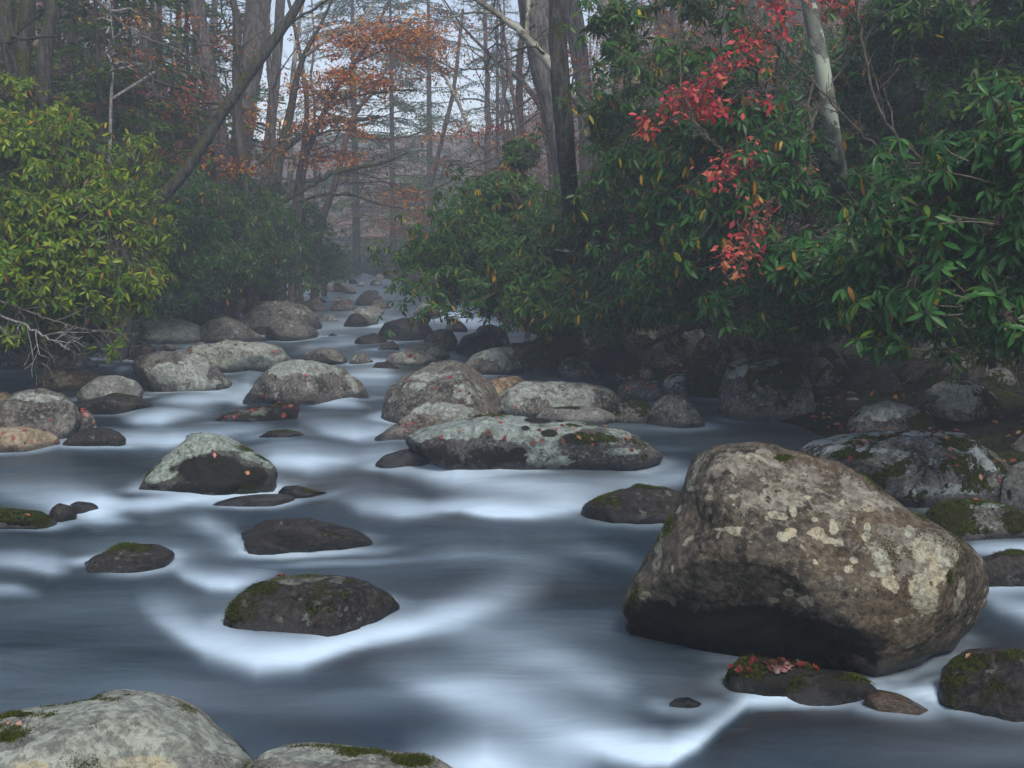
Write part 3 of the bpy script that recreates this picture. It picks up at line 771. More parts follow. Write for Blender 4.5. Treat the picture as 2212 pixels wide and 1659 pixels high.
rock('bb', 'grey', [(790,955),(830,932),(860,908),(900,880),(950,865),(1000,868),(1040,885),(1062,912)], 957,
     'sloping grey boulder with a pale rounded top behind the pointed lichen boulder', level=6, deep=0.7, spots=[(930,880,60,14,.7),(990,880,40,14,.5)], darks=[(850,940,60,20,.15)])
rock('ff', 'grey', [(1065,892),(1068,862),(1090,840),(1130,825),(1190,822),(1260,830),(1310,841),(1342,860),(1348,890)], 903,
     'long smooth grey boulder with white lichen blotches behind the pointed lichen boulder', level=6, deep=0.7, spots=[(1130,840,60,20,.7),(1110,870,30,20,.6),(1200,850,70,24,.4),(1260,850,20,14,.7)])
rock('ee', 'tan', [(1015,890),(1020,852),(1040,830),(1080,815),(1120,812),(1155,828),(1170,860)], 890,
     'orange-tan lichened boulder wedged between two grey ones', level=5, deep=0.8)
rock('gg', 'pale', [(1158,905),(1180,882),(1230,877),(1290,880),(1330,896),(1345,915)], 918,
     'small flat pale boulder tucked below the long smooth grey one', level=5, deep=0.6, mosses=[(1200,880,60,5,.9)])
rock('f', 'grey', [(530,864),(550,836),(575,808),(600,785),(640,776),(690,778),(745,795),(780,825),(794,858)], 872,
     'rounded grey-brown boulder with a pale streaked top and one wet red leaf at its foot', level=6, deep=0.8, spots=[(660,792,60,14,.7),(600,800,24,16,.5),(760,830,14,20,.4)])
rock('e', 'grey', [(286,825),(290,790),(305,768),(335,760),(400,757),(430,770),(470,800),(498,834)], 850,
     'rounded boulder with yellow-green lichen down its front', level=6, deep=0.8, spots=[(430,800,20,30,.7),(380,810,50,20,.6),(410,840,60,10,.5),(450,830,30,14,.5)], darks=[(310,820,24,14,.3)])
rock('d', 'pale', [(400,756),(430,741),(500,735),(570,736),(605,748),(624,772)], 806,
     'broad flat pale boulder strewn with red leaves behind the yellow-green lichened one', level=6, deep=0.9, spots=[(520,745,90,12,.5),(540,780,50,14,.5)])
rock('g', 'tan', [(67,838),(85,810),(110,795),(150,792),(190,798),(225,822)], 842, 'tan boulder with a flat crest and a shadowed hollow under the bank', level=5, deep=0.7)
rock('h', 'pale', [(160,858),(190,830),(220,812),(255,810),(290,822),(305,842)], 872, 'pale sloping boulder leaning against a wet mossy one', level=5, deep=0.7)
rock('i', 'dark', [(170,884),(200,860),(250,848),(290,853),(320,868),(336,890)], 894, 'wet dark boulder rimmed with moss at the tail of the pale sloping one', level=5, deep=0.6, mosses=[(270,852,40,6,1)])
rock('j', 'grey', [(-40,930),(-10,885),(15,862),(45,845),(85,838),(130,846),(158,868),(172,905),(155,950)], 957, 'large steep grey boulder with violet-grey flanks next to the yellow-lichened one', level=6, deep=0.75, facets=5, spots=[(90,860,40,10,.6)], darks=[(60,930,60,20,.15)])
rock('k', 'tan', [(-60,945),(-20,926),(40,921),(90,927),(120,943),(130,972)], 976, 'low boulder with yellow lichen scales and maroon leaves on top', level=5, deep=0.7, spots=[(40,930,70,12,1),(60,955,70,14,.6)])
rock('l', 'grey', [(150,934),(162,900),(182,884),(200,898),(208,922),(196,938)], 940, 'small wet boulder with red leaves stuck in a cleft', level=5, deep=0.7)
rock('m', 'dark', [(132,964),(160,936),(195,923),(235,925),(255,935),(270,948)], 966, 'glistening wet black rock lapped by foam', level=5, deep=0.6)
rock('n', 'dark', [(447,917),(490,892),(560,881),(610,871),(640,866),(653,878),(650,908)], 914, 'dark wedge of rock plastered with red leaves, its thick end downstream of the main channel', level=5, deep=0.4, mosses=[(600,872,40,5,1)], spots=[(540,890,60,8,.4)])
rock('o', 'dark', [(556,945),(580,930),(615,927),(645,932),(668,945)], 949, 'thin dark rock barely breaking the surface with a mossy rim', level=5, deep=0.6, name='rock', mosses=[(615,929,40,4,1)])
rock('q', 'dark', [(102,1120),(108,1098),(125,1087),(145,1092),(165,1114)], 1119, 'small dark brown nub of rock next to a submerged one', level=5, deep=0.9, name='rock')
rock('r', 'dark', [(140,1098),(165,1083),(195,1086),(235,1104)], 1104, 'low wet rock glazed by water next to a brown nub', level=4, deep=0.6, name='rock', wet=.3)
rock('s', 'mossy', [(-60,1125),(-20,1097),(30,1098),(80,1105),(118,1130)], 1139, 'mossy olive boulder with an orange leaf, beside the brown nub of rock', level=5, deep=0.7, mosses=[(40,1115,60,16,.7)])
rock('t', 'dark', [(594,1064),(610,1050),(640,1048),(662,1058),(715,1066)], 1068, 'small black rock with a mossy tail in the rapids', level=5, deep=0.6, name='rock', mosses=[(690,1060,30,5,1.2)])
rock('ta', 'dark', [(447,1090),(500,1074),(560,1067),(610,1067),(655,1078)], 1090, 'flat grey rock washed over by thin water', level=5, deep=0.5, name='rock', wet=.2, spots=[(560,1074,60,7,.7)])
rock('v', 'dark', [(150,1238),(175,1216),(215,1195),(260,1180),(290,1176),(330,1175),(352,1182),(375,1196)], 1234, 'dark rock with a green moss crest sloping into still water', level=5, deep=0.7, mosses=[(260,1178,40,8,1),(300,1184,26,10,.9)])
rock('dd', 'dark', [(812,1002),(830,985),(870,970),(910,962),(945,980)], 1006, 'wet slate-coloured slab under the tip of the pointed lichen boulder', level=5, deep=0.6, name='rock', wet=.3)
rock('a12', 'dark', [(1252,1114),(1268,1088),(1320,1060),(1380,1047),(1440,1050),(1476,1062),(1520,1095)], 1120, 'dark submerged dome fringed with moss beside the huge freckled boulder', level=6, deep=0.7, mosses=[(1290,1075,40,12,.9),(1400,1050,60,6,1)])
# ---- boulders further upstream
rock('hh', 'grey', [(1000,788),(1020,766),(1060,751),(1110,745),(1140,760),(1152,790),(1122,810)], 811, 'blocky pale grey boulder with cracks below the overhanging rhododendron', level=5, deep=0.8, facets=5, spots=[(1060,765,40,16,.4)])
rock('ii', 'grey', [(1012,762),(1015,730),(1030,708),(1060,700),(1092,712),(1105,752)], 766, 'upright grey boulder in the shade of overhanging leaves', level=5, deep=0.8)
rock('iii', 'grey', [(1108,778),(1112,752),(1128,735),(1148,735),(1160,755),(1158,782)], 786, 'small egg-shaped boulder at the foot of the mossy bank', level=4, deep=0.8)
rock('jj', 'grey', [(912,757),(920,725),(945,710),(975,712),(990,735),(992,757)], 760, 'round brownish boulder in mist below the bush tips', level=5, deep=0.8)
rock('jk', 'dark', [(985,758),(1000,728),(1040,712),(1080,716),(1100,760)], 768, 'dark boulder wedged behind the upright grey one', level=4, deep=0.8)
rock('kk', 'dark', [(812,722),(830,696),(870,686),(915,690),(945,716)], 734, 'wide bluish boulder with water sliding over it in the mist', level=5, deep=0.6, wet=.4)
rock('ll', 'pale', [(830,787),(842,766),(872,755),(912,756),(942,778)], 790, 'pale flat-topped boulder sprinkled with red leaves above the dome-shaped one', level=5, deep=0.7)
rock('lm', 'pale', [(880,765),(895,744),(930,738),(962,752),(975,778)], 775, 'pale ridge of rock behind the flat-topped one', level=4, deep=0.8)
rock('mm', 'dark', [(800,799),(812,783),(840,780),(864,795)], 800, 'small black rock sitting alone in smooth water', level=4, deep=0.8, name='rock')
rock('nn', 'grey', [(752,787),(765,766),(785,762),(808,782)], 788, 'little peaked rock with a red tinge in smooth water', level=4, deep=0.8, name='rock')
rock('oo', 'grey', [(645,778),(665,760),(700,750),(730,755),(752,783)], 788, 'dark-topped angular boulder beside the little peaked rock', level=5, deep=0.7, facets=5)
rock('pp', 'dark', [(760,740),(780,726),(810,719),(842,735)], 744, 'flat dark rock washed by a thin fall', level=4, deep=0.7, name='rock')
rock('qq', 'grey', [(813,759),(825,740),(850,736),(865,755)], 758, 'small domed rock downstream of the flat washed one', level=4, deep=0.8, name='rock')
rock('a', 'pale', [(236,705),(262,685),(330,680),(400,692),(430,705),(442,735)], 742, 'long boulder mottled white with lichen under the yellow-green bush', level=5, deep=0.6, spots=[(330,700,80,20,.8),(390,725,40,12,.7)])
rock('b', 'grey', [(425,735),(432,706),(455,690),(485,684),(515,692),(545,715),(578,735)], 740, 'rounded grey boulder at the edge of the dark green bush', level=5, deep=0.7)
rock('c', 'grey', [(515,700),(545,668),(580,652),(620,650),(655,660),(685,680),(696,705)], 718, 'wide slab of stone beneath the dark green bush', level=5, deep=0.9, facets=6)
rock('ca', 'grey', [(560,728),(575,705),(610,690),(650,692),(690,715)], 733, 'low stone in front of the wide slab', level=4, deep=0.8)
rock('cb', 'pale', [(470,665),(478,646),(505,642),(540,650),(550,675)], 678, 'sunken tan-topped stone deep under the dark green bush', level=4, deep=0.8)
rock('fa', 'grey', [(765,658),(780,632),(800,626),(825,640),(834,660)], 661, 'misty steep-sided boulder in the far bend', level=4, deep=0.8)
rock('fb', 'pale', [(778,680),(790,663),(815,658),(834,678)], 681, 'misty pale rounded boulder just below the steep-sided one', level=4, deep=0.8)
rock('fc', 'grey', [(712,672),(725,651),(755,645),(772,665)], 673, 'misty boulder sprinkled with pink leaves', level=4, deep=0.8)
rock('fd', 'dark', [(743,699),(760,682),(790,680),(808,696)], 700, 'misty flat dark boulder below the pale rounded one', level=4, deep=0.8)
rock('fe', 'pale', [(690,697),(700,680),(718,678),(735,695)], 698, 'misty cream-coloured rock of the far bend', level=4, deep=0.8, name='rock')
rock('ff2', 'grey', [(640,672),(652,652),(690,645),(712,668)], 674, 'misty low boulder at the outer side of the bend', level=4, deep=0.8)
rock('fg', 'grey', [(708,628),(722,612),(740,606),(768,625)], 630, 'misty pointed boulder furthest up the stream', level=4, deep=0.8)
# ---- boulders of the bank under the rhododendrons
rock('rr', 'grey', [(1296,792),(1330,766),(1370,745),(1420,735),(1448,750),(1445,790)], 802, 'pale-backed boulder in deep shade on the mossy bank', level=5, deep=0.7, spots=[(1370,755,60,9,.8)])
rock('ss', 'mossy', [(1430,852),(1435,822),(1455,807),(1485,808),(1500,830),(1502,856)], 860, 'upright stone spotted with white lichen beside a moss ball', level=5, deep=0.8, spots=[(1445,825,8,10,1.2),(1465,815,14,8,1)], mosses=[(1490,840,10,20,.8)])
rock('tt', 'grey', [(1395,918),(1410,876),(1440,852),(1475,855),(1500,880),(1522,914)], 924, 'peaked grey boulder at the water edge below the upright stone', level=5, deep=0.7, facets=5, darks=[(1405,905,24,16,.6)])
rock('uu', 'mossy', [(1318,908),(1335,872),(1370,862),(1402,866),(1418,908)], 916, 'mossy block between the long grey boulder and the peaked one', level=5, deep=0.7, mosses=[(1360,880,60,20,.6)])
rock('ut', 'mossy', [(1325,862),(1340,830),(1390,822),(1430,830),(1440,860)], 868, 'low shelf of rock heaped with pink leaves', level=5, deep=0.7)
rock('vv', 'mossy', [(1553,888),(1556,830),(1570,795),(1610,772),(1670,765),(1720,785),(1745,830),(1758,892)], 906, 'tall cleft boulder with a mossy shoulder at the water edge', level=6, deep=0.8, facets=5, spots=[(1645,812,12,10,1.3),(1600,795,40,20,.7),(1670,790,20,10,.5)], mosses=[(1700,810,50,30,.9),(1620,815,10,24,1)])
rock('ww', 'mossy', [(1495,854),(1505,820),(1525,808),(1550,818),(1562,852)], 862, 'ball of stone wholly clad in moss', level=5, deep=0.9, mosses=[(1525,835,60,40,1.5)])
rock('xx', 'mossy', [(1822,948),(1835,905),(1870,876),(1910,866),(1960,872),(2000,895),(2022,935)], 948, 'domed boulder with blue-white lichen patches behind the huge freckled one', level=6, deep=0.8, spots=[(1880,885,16,8,1.2),(1920,885,30,14,1.2),(1905,900,20,9,1),(1850,900,14,10,.7)], mosses=[(1990,915,30,20,.8)])
rock('yy', 'mossy', [(1968,935),(1975,882),(2000,842),(2040,822),(2100,825),(2150,845),(2195,905)], 934, 'broad shadowed boulder with white lichen on its shoulder and moss down its side', level=6, deep=0.8, spots=[(2060,835,40,14,1.1),(2075,860,24,18,1.1),(2035,872,10,8,1),(2130,838,20,8,.8)], mosses=[(2160,880,40,40,.9)])
rock('zz', 'mossy', [(1700,1035),(1725,990),(1760,955),(1820,935),(1900,928),(2000,930),(2080,940),(2150,980),(2195,1040)], 1088, 'wide mossy slab littered with brown and orange leaves behind the huge freckled boulder', level=7, deep=0.75, facets=2,
     spots=[(1790,950,50,12,1.2),(2000,935,60,6,1),(2120,965,50,12,1.1),(2100,1000,30,16,.9),(1990,1062,30,9,.9),(2080,1056,26,8,.9),(1880,975,90,12,.35)], mosses=[(1880,1030,80,14,.6),(2000,1020,130,34,.55),(1850,985,40,8,.6),(2060,960,60,14,.5)])
rock('a2', 'grey', [(2120,1078),(2130,1046),(2146,1032),(2166,1050),(2172,1082)], 1084, 'small grey block wedged next to a pale blue-grey boulder', level=5, deep=0.8, facets=5)
rock('a3', 'pale', [(2163,1095),(2170,1040),(2190,1005),(2235,992),(2280,1040),(2290,1110)], 1110, 'pale blue-grey boulder with a dark cleft at the bank', level=5, deep=0.8, darks=[(2180,1070,8,18,.8)])
rock('a4', 'pale', [(2180,1020),(2190,962),(2220,932),(2270,932),(2310,1010)], 1012, 'grey boulder standing on the bank above the blue-grey one', level=5, deep=0.8)
rock('a5', 'mossy', [(1988,1155),(2010,1102),(2060,1078),(2120,1082),(2180,1095),(2250,1110),(2300,1165)], 1168, 'dark moss-draped boulder with two pale knobs on top', level=6, deep=0.6, spots=[(2075,1088,40,8,1.3),(2150,1090,30,6,1.1)], mosses=[(2060,1115,60,30,.8),(2160,1130,70,30,.5)])
rock('a6', 'dark', [(2090,1245),(2108,1206),(2160,1190),(2225,1190),(2290,1212),(2310,1262)], 1272, 'smooth black boulder with a green moss rim behind the huge freckled one', level=5, deep=0.6, mosses=[(2200,1192,40,5,1.2)])
rock('a7', 'dark', [(2033,1512),(2045,1450),(2080,1416),(2140,1399),(2200,1405),(2270,1440),(2300,1530)], 1545, 'knobbly wet boulder clothed in clumps of green moss', level=6, deep=0.8, amp=0.09, facets=4, mosses=[(2080,1430,60,16,.9),(2060,1480,30,40,.7),(2140,1470,30,40,.5),(2190,1420,50,14,.8)])
rock('a8', 'dark', [(1565,1482),(1580,1442),(1620,1418),(1680,1420),(1740,1432),(1785,1455)], 1500, 'wet mossy stone with maroon leaves lodged against the undercut of the huge boulder', level=5, deep=0.5, darks=[(1670,1460,140,60,.5)], mosses=[(1610,1450,50,24,.6)])  # darks: shade of the boulder's undercut painted over this stone
rock('a9', 'dark', [(1642,1502),(1680,1466),(1740,1450),(1820,1450),(1870,1465),(1895,1488)], 1512, 'low dark stone with an olive moss edge next to the leaf-lodged one', level=5, deep=0.5, darks=[(1770,1480,140,50,.45)], mosses=[(1690,1470,40,14,.8),(1860,1465,40,8,.7)])  # darks: the same undercut shade put into this stone's colour
rock('a10', 'dark', [(1436,1528),(1460,1509),(1490,1506),(1525,1524)], 1532, 'small drowned rock off the corner of the huge boulder', level=4, deep=0.6, name='rock', wet=.2)
rock('a11', 'tan', [(1862,1532),(1873,1502),(1900,1490),(1950,1500),(2005,1532)], 1540, 'smooth orange-brown rock under a film of falling water', level=5, deep=0.6, wet=.25)
rock('za', 'mossy', [(-60,800),(-20,762),(30,752),(70,765),(92,790)], 800, 'shadowed brown boulder at the bank below the yellow-green bush', level=5, deep=0.7)
rock('zb', 'mossy', [(85,795),(120,767),(170,762),(215,790)], 797, 'long mossy boulder at the bank with a lit rim', level=5, deep=0.6)
rock('zc', 'dark', [(272,780),(290,752),(320,742),(345,765)], 780, 'dark mossy stone behind the yellow-green lichened boulder', level=5, deep=0.8)
rock('zd', 'tan', [(-40,868),(-10,846),(15,848),(34,868)], 874, 'small brown boulder beside the large steep grey one', level=4, deep=0.8)
rock('ze', 'mossy', [(2085,905),(2110,860),(2160,845),(2230,860),(2280,900)], 905, 'mossy knoll of rock above the slab littered with leaves', level=5, deep=0.8, mosses=[(2160,870,80,40,.9)])

# ---- smaller stones: along the far reach, and of the bank
random.seed(5)
def small_rock(key, mat, cu, vb, w, h, label, group, level=3, lift=0.0, ms=()):
    j = lambda s: random.uniform(-s, s)
    pts = [(cu - w / 2, vb - 0.08 * h), (cu - w * .42, vb - h * (.45 + j(.12))), (cu - w * (.2 + j(.08)), vb - h * (.88 + j(.1))), (cu + w * j(.1), vb - h),
           (cu + w * (.26 + j(.06)), vb - h * (.8 + j(.12))), (cu + w * .43, vb - h * (.4 + j(.12))), (cu + w / 2, vb - 0.08 * h)]
    rock(key, mat, pts, vb, label, deep=0.8, level=level, facets=4, name='rock', group=group, lift=lift, mosses=ms)
for k in range(80):
    v = 603 + 125 * random.random() ** 1.3
    y = G(800, v)[1]
    l = np.interp(y, LEFT[:, 0], LEFT[:, 1]); r = np.interp(y, RIGHT[:, 0], RIGHT[:, 1])
    x = l + (r - l) * (random.random() * 0.9 + 0.02)
    u = float(proj(np.array([x, y, 0.0]))[0])
    w = (10 + 34 * random.random() ** 2) * (v - 560) / 80
    small_rock('far%d' % k, random.choice(['grey', 'pale', 'grey', 'dark']), u, v, w, w * random.uniform(.35, .6),
               'small rock lying in the misty far reach of the stream', 'rocks in the misty far reach')
for k in range(34):
    t = random.random(); v = 745 + 60 * random.random() - 90 * t
    u = 200 + 480 * t + random.uniform(-60, 60)
    w = random.uniform(16, 46)
    small_rock('lb%d' % k, random.choice(['grey', 'mossy', 'pale', 'dark']), u, max(v, 650), w, w * random.uniform(.4, .6),
               'small stone lodged along the bank under the dark green bush', 'stones along the bank under the dark green bush')
for k in range(46):
    t = random.random()
    u = 1180 + 900 * t + random.uniform(-40, 40); v = 800 + 120 * t + random.uniform(-34, 26) - 40 * (1 - t)
    w = random.uniform(24, 80)
    small_rock('rb%d' % k, random.choice(['mossy', 'mossy', 'dark', 'grey']), u, v, w, w * random.uniform(.4, .65),
               'small shadowed stone on the mossy bank under the overhanging rhododendrons', 'stones on the mossy bank', 4)
for k in range(44):
    t = random.random(); u = 1130 + 1080 * t + random.uniform(-30, 30); v = 775 + 95 * t + random.uniform(-30, 34)
    w = random.uniform(60, 150); h = w * random.uniform(.45, .75)
    small_rock('pile%d' % k, random.choice(['mossy', 'mossy', 'mossy', 'dark', 'grey']), u, v, w, h,
               'mossy boulder in the dark pile heaped under the overhanging rhododendrons', 'mossy boulders heaped under the rhododendrons', 4, lift=.85, ms=[(u, v - h * .8, w * .4, h * .4, .5)])
build_water()
# ------------------------------------------------------------------ plants
def unit(a): return a / (np.linalg.norm(a, axis=-1, keepdims=True) + 1e-9)

def sticks(name, p0, p1, r0, r1, k=3, mid=None):
    """many thin tapered sticks in one mesh, bent through mid"""
    n = len(p0)
    if mid is None: mid = (p0 + p1) / 2
    st = np.stack([p0, mid, p1], 1)                                # n,3,3
    rr = np.stack([r0, (r0 + r1) / 2, r1], 1)
    t = unit(p1 - p0)
    ref = np.where(np.abs(t[:, 2:3]) > 0.8, np.array([[1., 0, 0]]), np.array([[0, 0, 1.]]))
    a = unit(np.cross(t, ref)); b = np.cross(t, a)
    th = np.arange(k) * 2 * math.pi / k
    ring = a[:, None] * np.cos(th)[None, :, None] + b[:, None] * np.sin(th)[None, :, None]   # n,k,3
    V = st[:, :, None, :] + ring[:, None] * rr[:, :, None, None]    # n,3,k,3
    i = np.arange(2)[:, None] * k; j = np.arange(k)[None]; j2 = (j + 1) % k
    f = np.stack([i + j, i + j2, i + k + j2, i + k + j], -1).reshape(-1, 4)
    F = f[None] + (np.arange(n) * 3 * k)[:, None, None]
    return new_mesh(name, V.reshape(-1, 3), F.reshape(-1, 4), np.full(n * len(f), 4), smooth=True)

PAL = {   # base colours of leaves (linear)
 'yellowgreen': ([(0.145, 0.225, 0.003), (0.085, 0.175, 0.004), (0.24, 0.29, 0.004), (0.048, 0.120, 0.006)], 0.035),
 'darkgreen': ([(0.026, 0.085, 0.010), (0.042, 0.115, 0.010), (0.065, 0.135, 0.010), (0.018, 0.062, 0.010)], 0.014),
 'greygreen': ([(0.050, 0.130, 0.016), (0.036, 0.105, 0.014), (0.072, 0.155, 0.018), (0.105, 0.155, 0.008)], 0.045),
 'bluegreen': ([(0.034, 0.130, 0.022), (0.024, 0.100, 0.018), (0.060, 0.175, 0.032), (0.095, 0.170, 0.008)], 0.045),
}
YEL = [(0.50, 0.28, 0.012), (0.42, 0.34, 0.02), (0.42, 0.16, 0.02)]
LEAFMESH = {}
def shared_leaf(tplname, tpl, colkey, col, mat):
    key = (tplname, colkey)
    if key not in LEAFMESH:
        v, f = tpl
        me = new_mesh('leaf', v, f, np.full(len(f), 3), {'Col': np.tile(np.array(col, float), (len(v), 1))})
        me.materials.append(mat); LEAFMESH[key] = me
    return LEAFMESH[key]

def detach_leaves(root, base, tplname, tpl, pos, x, nrm, size, colidx, cols, mat, sel):
    for i in sel:
        xx = unit(x[i]); yy = unit(np.cross(nrm[i], xx)); zz = np.cross(xx, yy)
        me = shared_leaf(tplname, tpl, (tuple(cols[colidx[i]]),), cols[colidx[i]], mat)
        o = bpy.data.objects.new('leaf', me); COL.objects.link(o); o.parent = root
        s = size[i]
        m = Matrix(((xx[0] * s, yy[0] * s, zz[0] * s, pos[i][0] - base[0]), (xx[1] * s, yy[1] * s, zz[1] * s, pos[i][1] - base[1]),
                    (xx[2] * s, yy[2] * s, zz[2] * s, pos[i][2] - base[2]), (0, 0, 0, 1)))
        o.matrix_basis = m

def front_pick(pos, size, want, cell=9):
    u, v, d = proj(pos)
    ok = (u > 0) & (u < 2212) & (v > 0) & (v < 1659)
    key = (u // cell).astype(int) * 1000 + (v // cell).astype(int)
    best = {}
    for i in np.nonzero(ok)[0]:
        k = key[i]
        if k not in best or d[best[k]] > d[i]: best[k] = i
    c = np.array(sorted(best.values(), key=lambda i: -(size[i] / d[i])), int)
    return c[:want]

def bush(label, blobs, count, L, pal, seed, base_uvd=None, gaps=-0.12, yellow=None, hi=True, parts=300, droop=(-0.95, 0.2), stems=9, group=None, name='rhododendron_bush', twigmat='twig', cut=None):
    rng = np.random.default_rng(seed)
    B = np.array([list(P(b[0], b[1], b[2])) + [b[3] * b[2] / FPX, b[4] * b[2] / FPX, b[5]] for b in blobs])
    wgt = (B[:, 3] * B[:, 4]) ** 0.9; wgt /= wgt.sum()
    m = count * 3
    k = rng.choice(len(B), m, p=wgt)
    dr = rng.normal(size=(m, 3)); dr[:, 1] -= 0.35; dr[:, 2] += 0.25; dr = unit(dr)
    rad = 1 - 0.62 * rng.random(m) ** 1.6
    out = dr * B[k][:, [3, 5, 4]]
    pos = B[k][:, :3] + out * rad[:, None]
    # leggy shoots breaking the outline
    ns_ = max(6, count // 55); kk = rng.choice(len(B), ns_, p=wgt); sd_ = rng.normal(size=(ns_, 3)) * np.array([1, .6, .6]); sd_[:, 1] -= .25; sd_[:, 2] += .35; sd_ = unit(sd_)
    ln_ = rng.uniform(.15, .65, ns_) * (B[kk][:, 3:].mean(1) ** .5)
    sp0 = B[kk][:, :3] + sd_ * B[kk][:, [3, 5, 4]] * .92
    q_ = rng.integers(0, ns_, ns_ * 6)
    sp1 = sp0[q_] + sd_[q_] * (ln_[q_] * rng.random(ns_ * 6) ** .5)[:, None] + rng.normal(size=(ns_ * 6, 3)) * L * .9
    pos = np.concatenate([sp1, pos]); out = np.concatenate([sd_[q_], out]); rad = np.concatenate([np.ones(ns_ * 6), rad])
    cl = fbm(pos * np.array([1.5, 1.5, 3.0]) + seed, 3, seed)
    cl2 = fbm(pos * 5.0 + seed, 2, seed + 5)
    keep = (cl + 0.5 * cl2 > gaps + 0.09 + (1 - rad) * -0.1); keep[:ns_ * 6] = True
    tz = terrain_z(pos[:, 0], pos[:, 1]); keep &= pos[:, 2] > np.maximum(tz, wlevel(pos[:, 1])) + 0.08
    idx = np.nonzero(keep)[0][:count]
    pos, out, cl, rad = pos[idx], out[idx], cl[idx], rad[idx]; n = len(pos)
    ax = unit(0.55 * unit(out) + np.array([0, -0.1, 0.85]) + 0.30 * rng.normal(size=(n, 3)))
    nl = rng.integers(6, 10, n)
    wi = np.repeat(np.arange(n), nl); T = len(wi)
    start = np.concatenate([[0], np.cumsum(nl)[:-1]])
    az = (np.arange(T) - start[wi]) * (2 * math.pi / nl[wi]) + rng.random(n)[wi] * 6.28 + rng.normal(size=T) * 0.25
    wd = rng.normal(size=n) * 0.22
    el = rng.uniform(droop[0], droop[1], T) + wd[wi]
    a1 = unit(np.cross(ax, np.array([0.3, 0.9, 0.2]))); a2 = np.cross(ax, a1)
    radl = a1[wi] * np.cos(az)[:, None] + a2[wi] * np.sin(az)[:, None]
    x = radl * np.cos(el)[:, None] + ax[wi] * np.sin(el)[:, None]
    x[:, 2] -= 0.12; x = unit(x)
    nr = ax[wi] * np.cos(el)[:, None] - radl * np.sin(el)[:, None] + 0.22 * rng.normal(size=(T, 3))
    size = L * rng.uniform(0.65, 1.12, T)
    p = pos[wi] + radl * 0.012
    cols, yf = PAL[pal]; yf = yellow if yellow is not None else yf
    cols = list(cols) + YEL
    tone = rng.random(n) * 0.6 + 0.4 * (cl - cl.min()) / (np.ptp(cl) + 1e-6)
    ci = np.clip((tone[wi] * 3.2 + rng.normal(size=T) * 0.75), 0, 3).astype(int)
    isy = rng.random(T) < yf * np.where(el < -0.3, 1.8, 0.4)
    ci = np.where(isy, 4 + rng.integers(0, 3, T), ci)
    x = np.where(isy[:, None], unit(x + np.array([0, 0, -0.9])), x)
    C = np.array(cols)[ci] * np.where(isy, 1.0, 0.88)[:, None] * (1 + 0.22 * rng.normal(size=T))[:, None].clip(0.5, 1.6)
    if base_uvd is None:
        c = B[:, :3].mean(0); bx, by = c[0], c[1] + 0.4
    else:
        q = P(*base_uvd); bx, by = q[0], q[1]
    base = np.array([bx, by, float(terrain_z(bx, by)) - 0.03])
    root = empty(name, tuple(base)); tag(root, label, 'bush', group)
    tpl = LEAF_HI if hi else LEAF_LO
    sel = front_pick(p, size, parts) if parts else np.array([], int)
    detach_leaves(root, base, 'hi' if hi else 'lo', tpl, p, x, nr, size, ci, cols, M['leaf'], sel)
    rest = np.ones(T, bool); rest[sel] = False
    # whorl buds
    bp = pos + ax * 0.005; bx_ = ax
    P2 = np.concatenate([p[rest], bp]); X2 = np.concatenate([x[rest], bx_]); N2 = np.concatenate([nr[rest], a1])
    S2 = np.concatenate([size[rest], np.full(n, 0.035)]); C2 = np.concatenate([C[rest], np.tile([[0.16, 0.17, 0.03]], (n, 1))])
    tag(link('foliage', leaves_mesh('foliage', tpl, P2 - base, X2, N2, S2, C2), M['leaf'], root), kind='stuff')
    # twigs to every whorl, gathered on a few stems
    ns = stems; tg = pos[rng.choice(n, ns, replace=False)]
    S = []
    for q in range(ns):
        o0 = base + np.array([rng.normal() * 0.3, abs(rng.normal()) * 0.35, 0.0]); o0[2] = float(terrain_z(o0[0], o0[1])) - 0.1
        o1 = tg[q] * 0.93 + B[:, :3].mean(0) * 0.07
        t = np.linspace(0, 1, 9)[:, None]
        pts = o0 * (1 - t) + o1 * t; pts[:, 2] += (np.sin(t[:, 0] * math.pi) * 0.18 * np.linalg.norm(o1 - o0)) * rng.uniform(-.2, 1)
        pts[1:-1] += rng.normal(size=(7, 3)) * 0.05 * np.linalg.norm(o1 - o0) ** 0.7
        tb = Tubes(6).add(pts - base, np.linspace(0.026, 0.007, 9) * (0.6 + 0.3 * L / 0.15), bump=0.15, seed=q)
        link('stem', tb.mesh('stem'), M[twigmat], root); S.append(pts)
    SP = np.concatenate(S)
    inn = np.empty_like(pos)
    for s0 in range(0, n, 2000):
        dd = np.linalg.norm(pos[s0:s0 + 2000, None] - SP[None], axis=2)
        j = dd.argmin(1); v = SP[j] - pos[s0:s0 + 2000]; ln = np.linalg.norm(v, axis=1, keepdims=True)
        inn[s0:s0 + 2000] = pos[s0:s0 + 2000] + v * np.minimum(1, (0.12 + 0.28 * rng.random((len(v), 1))) / (ln + 1e-6))
    mid = (pos + inn) / 2 + rng.normal(size=(n, 3)) * 0.03 - np.array([0, 0, 0.02])
    tw = sticks('twig_tangle', inn - base, pos - base, np.full(n, 0.0055), np.full(n, 0.0028), 3, mid - base)
    tag(link('twig_tangle', tw, M[twigmat], root), kind='stuff')
    return root

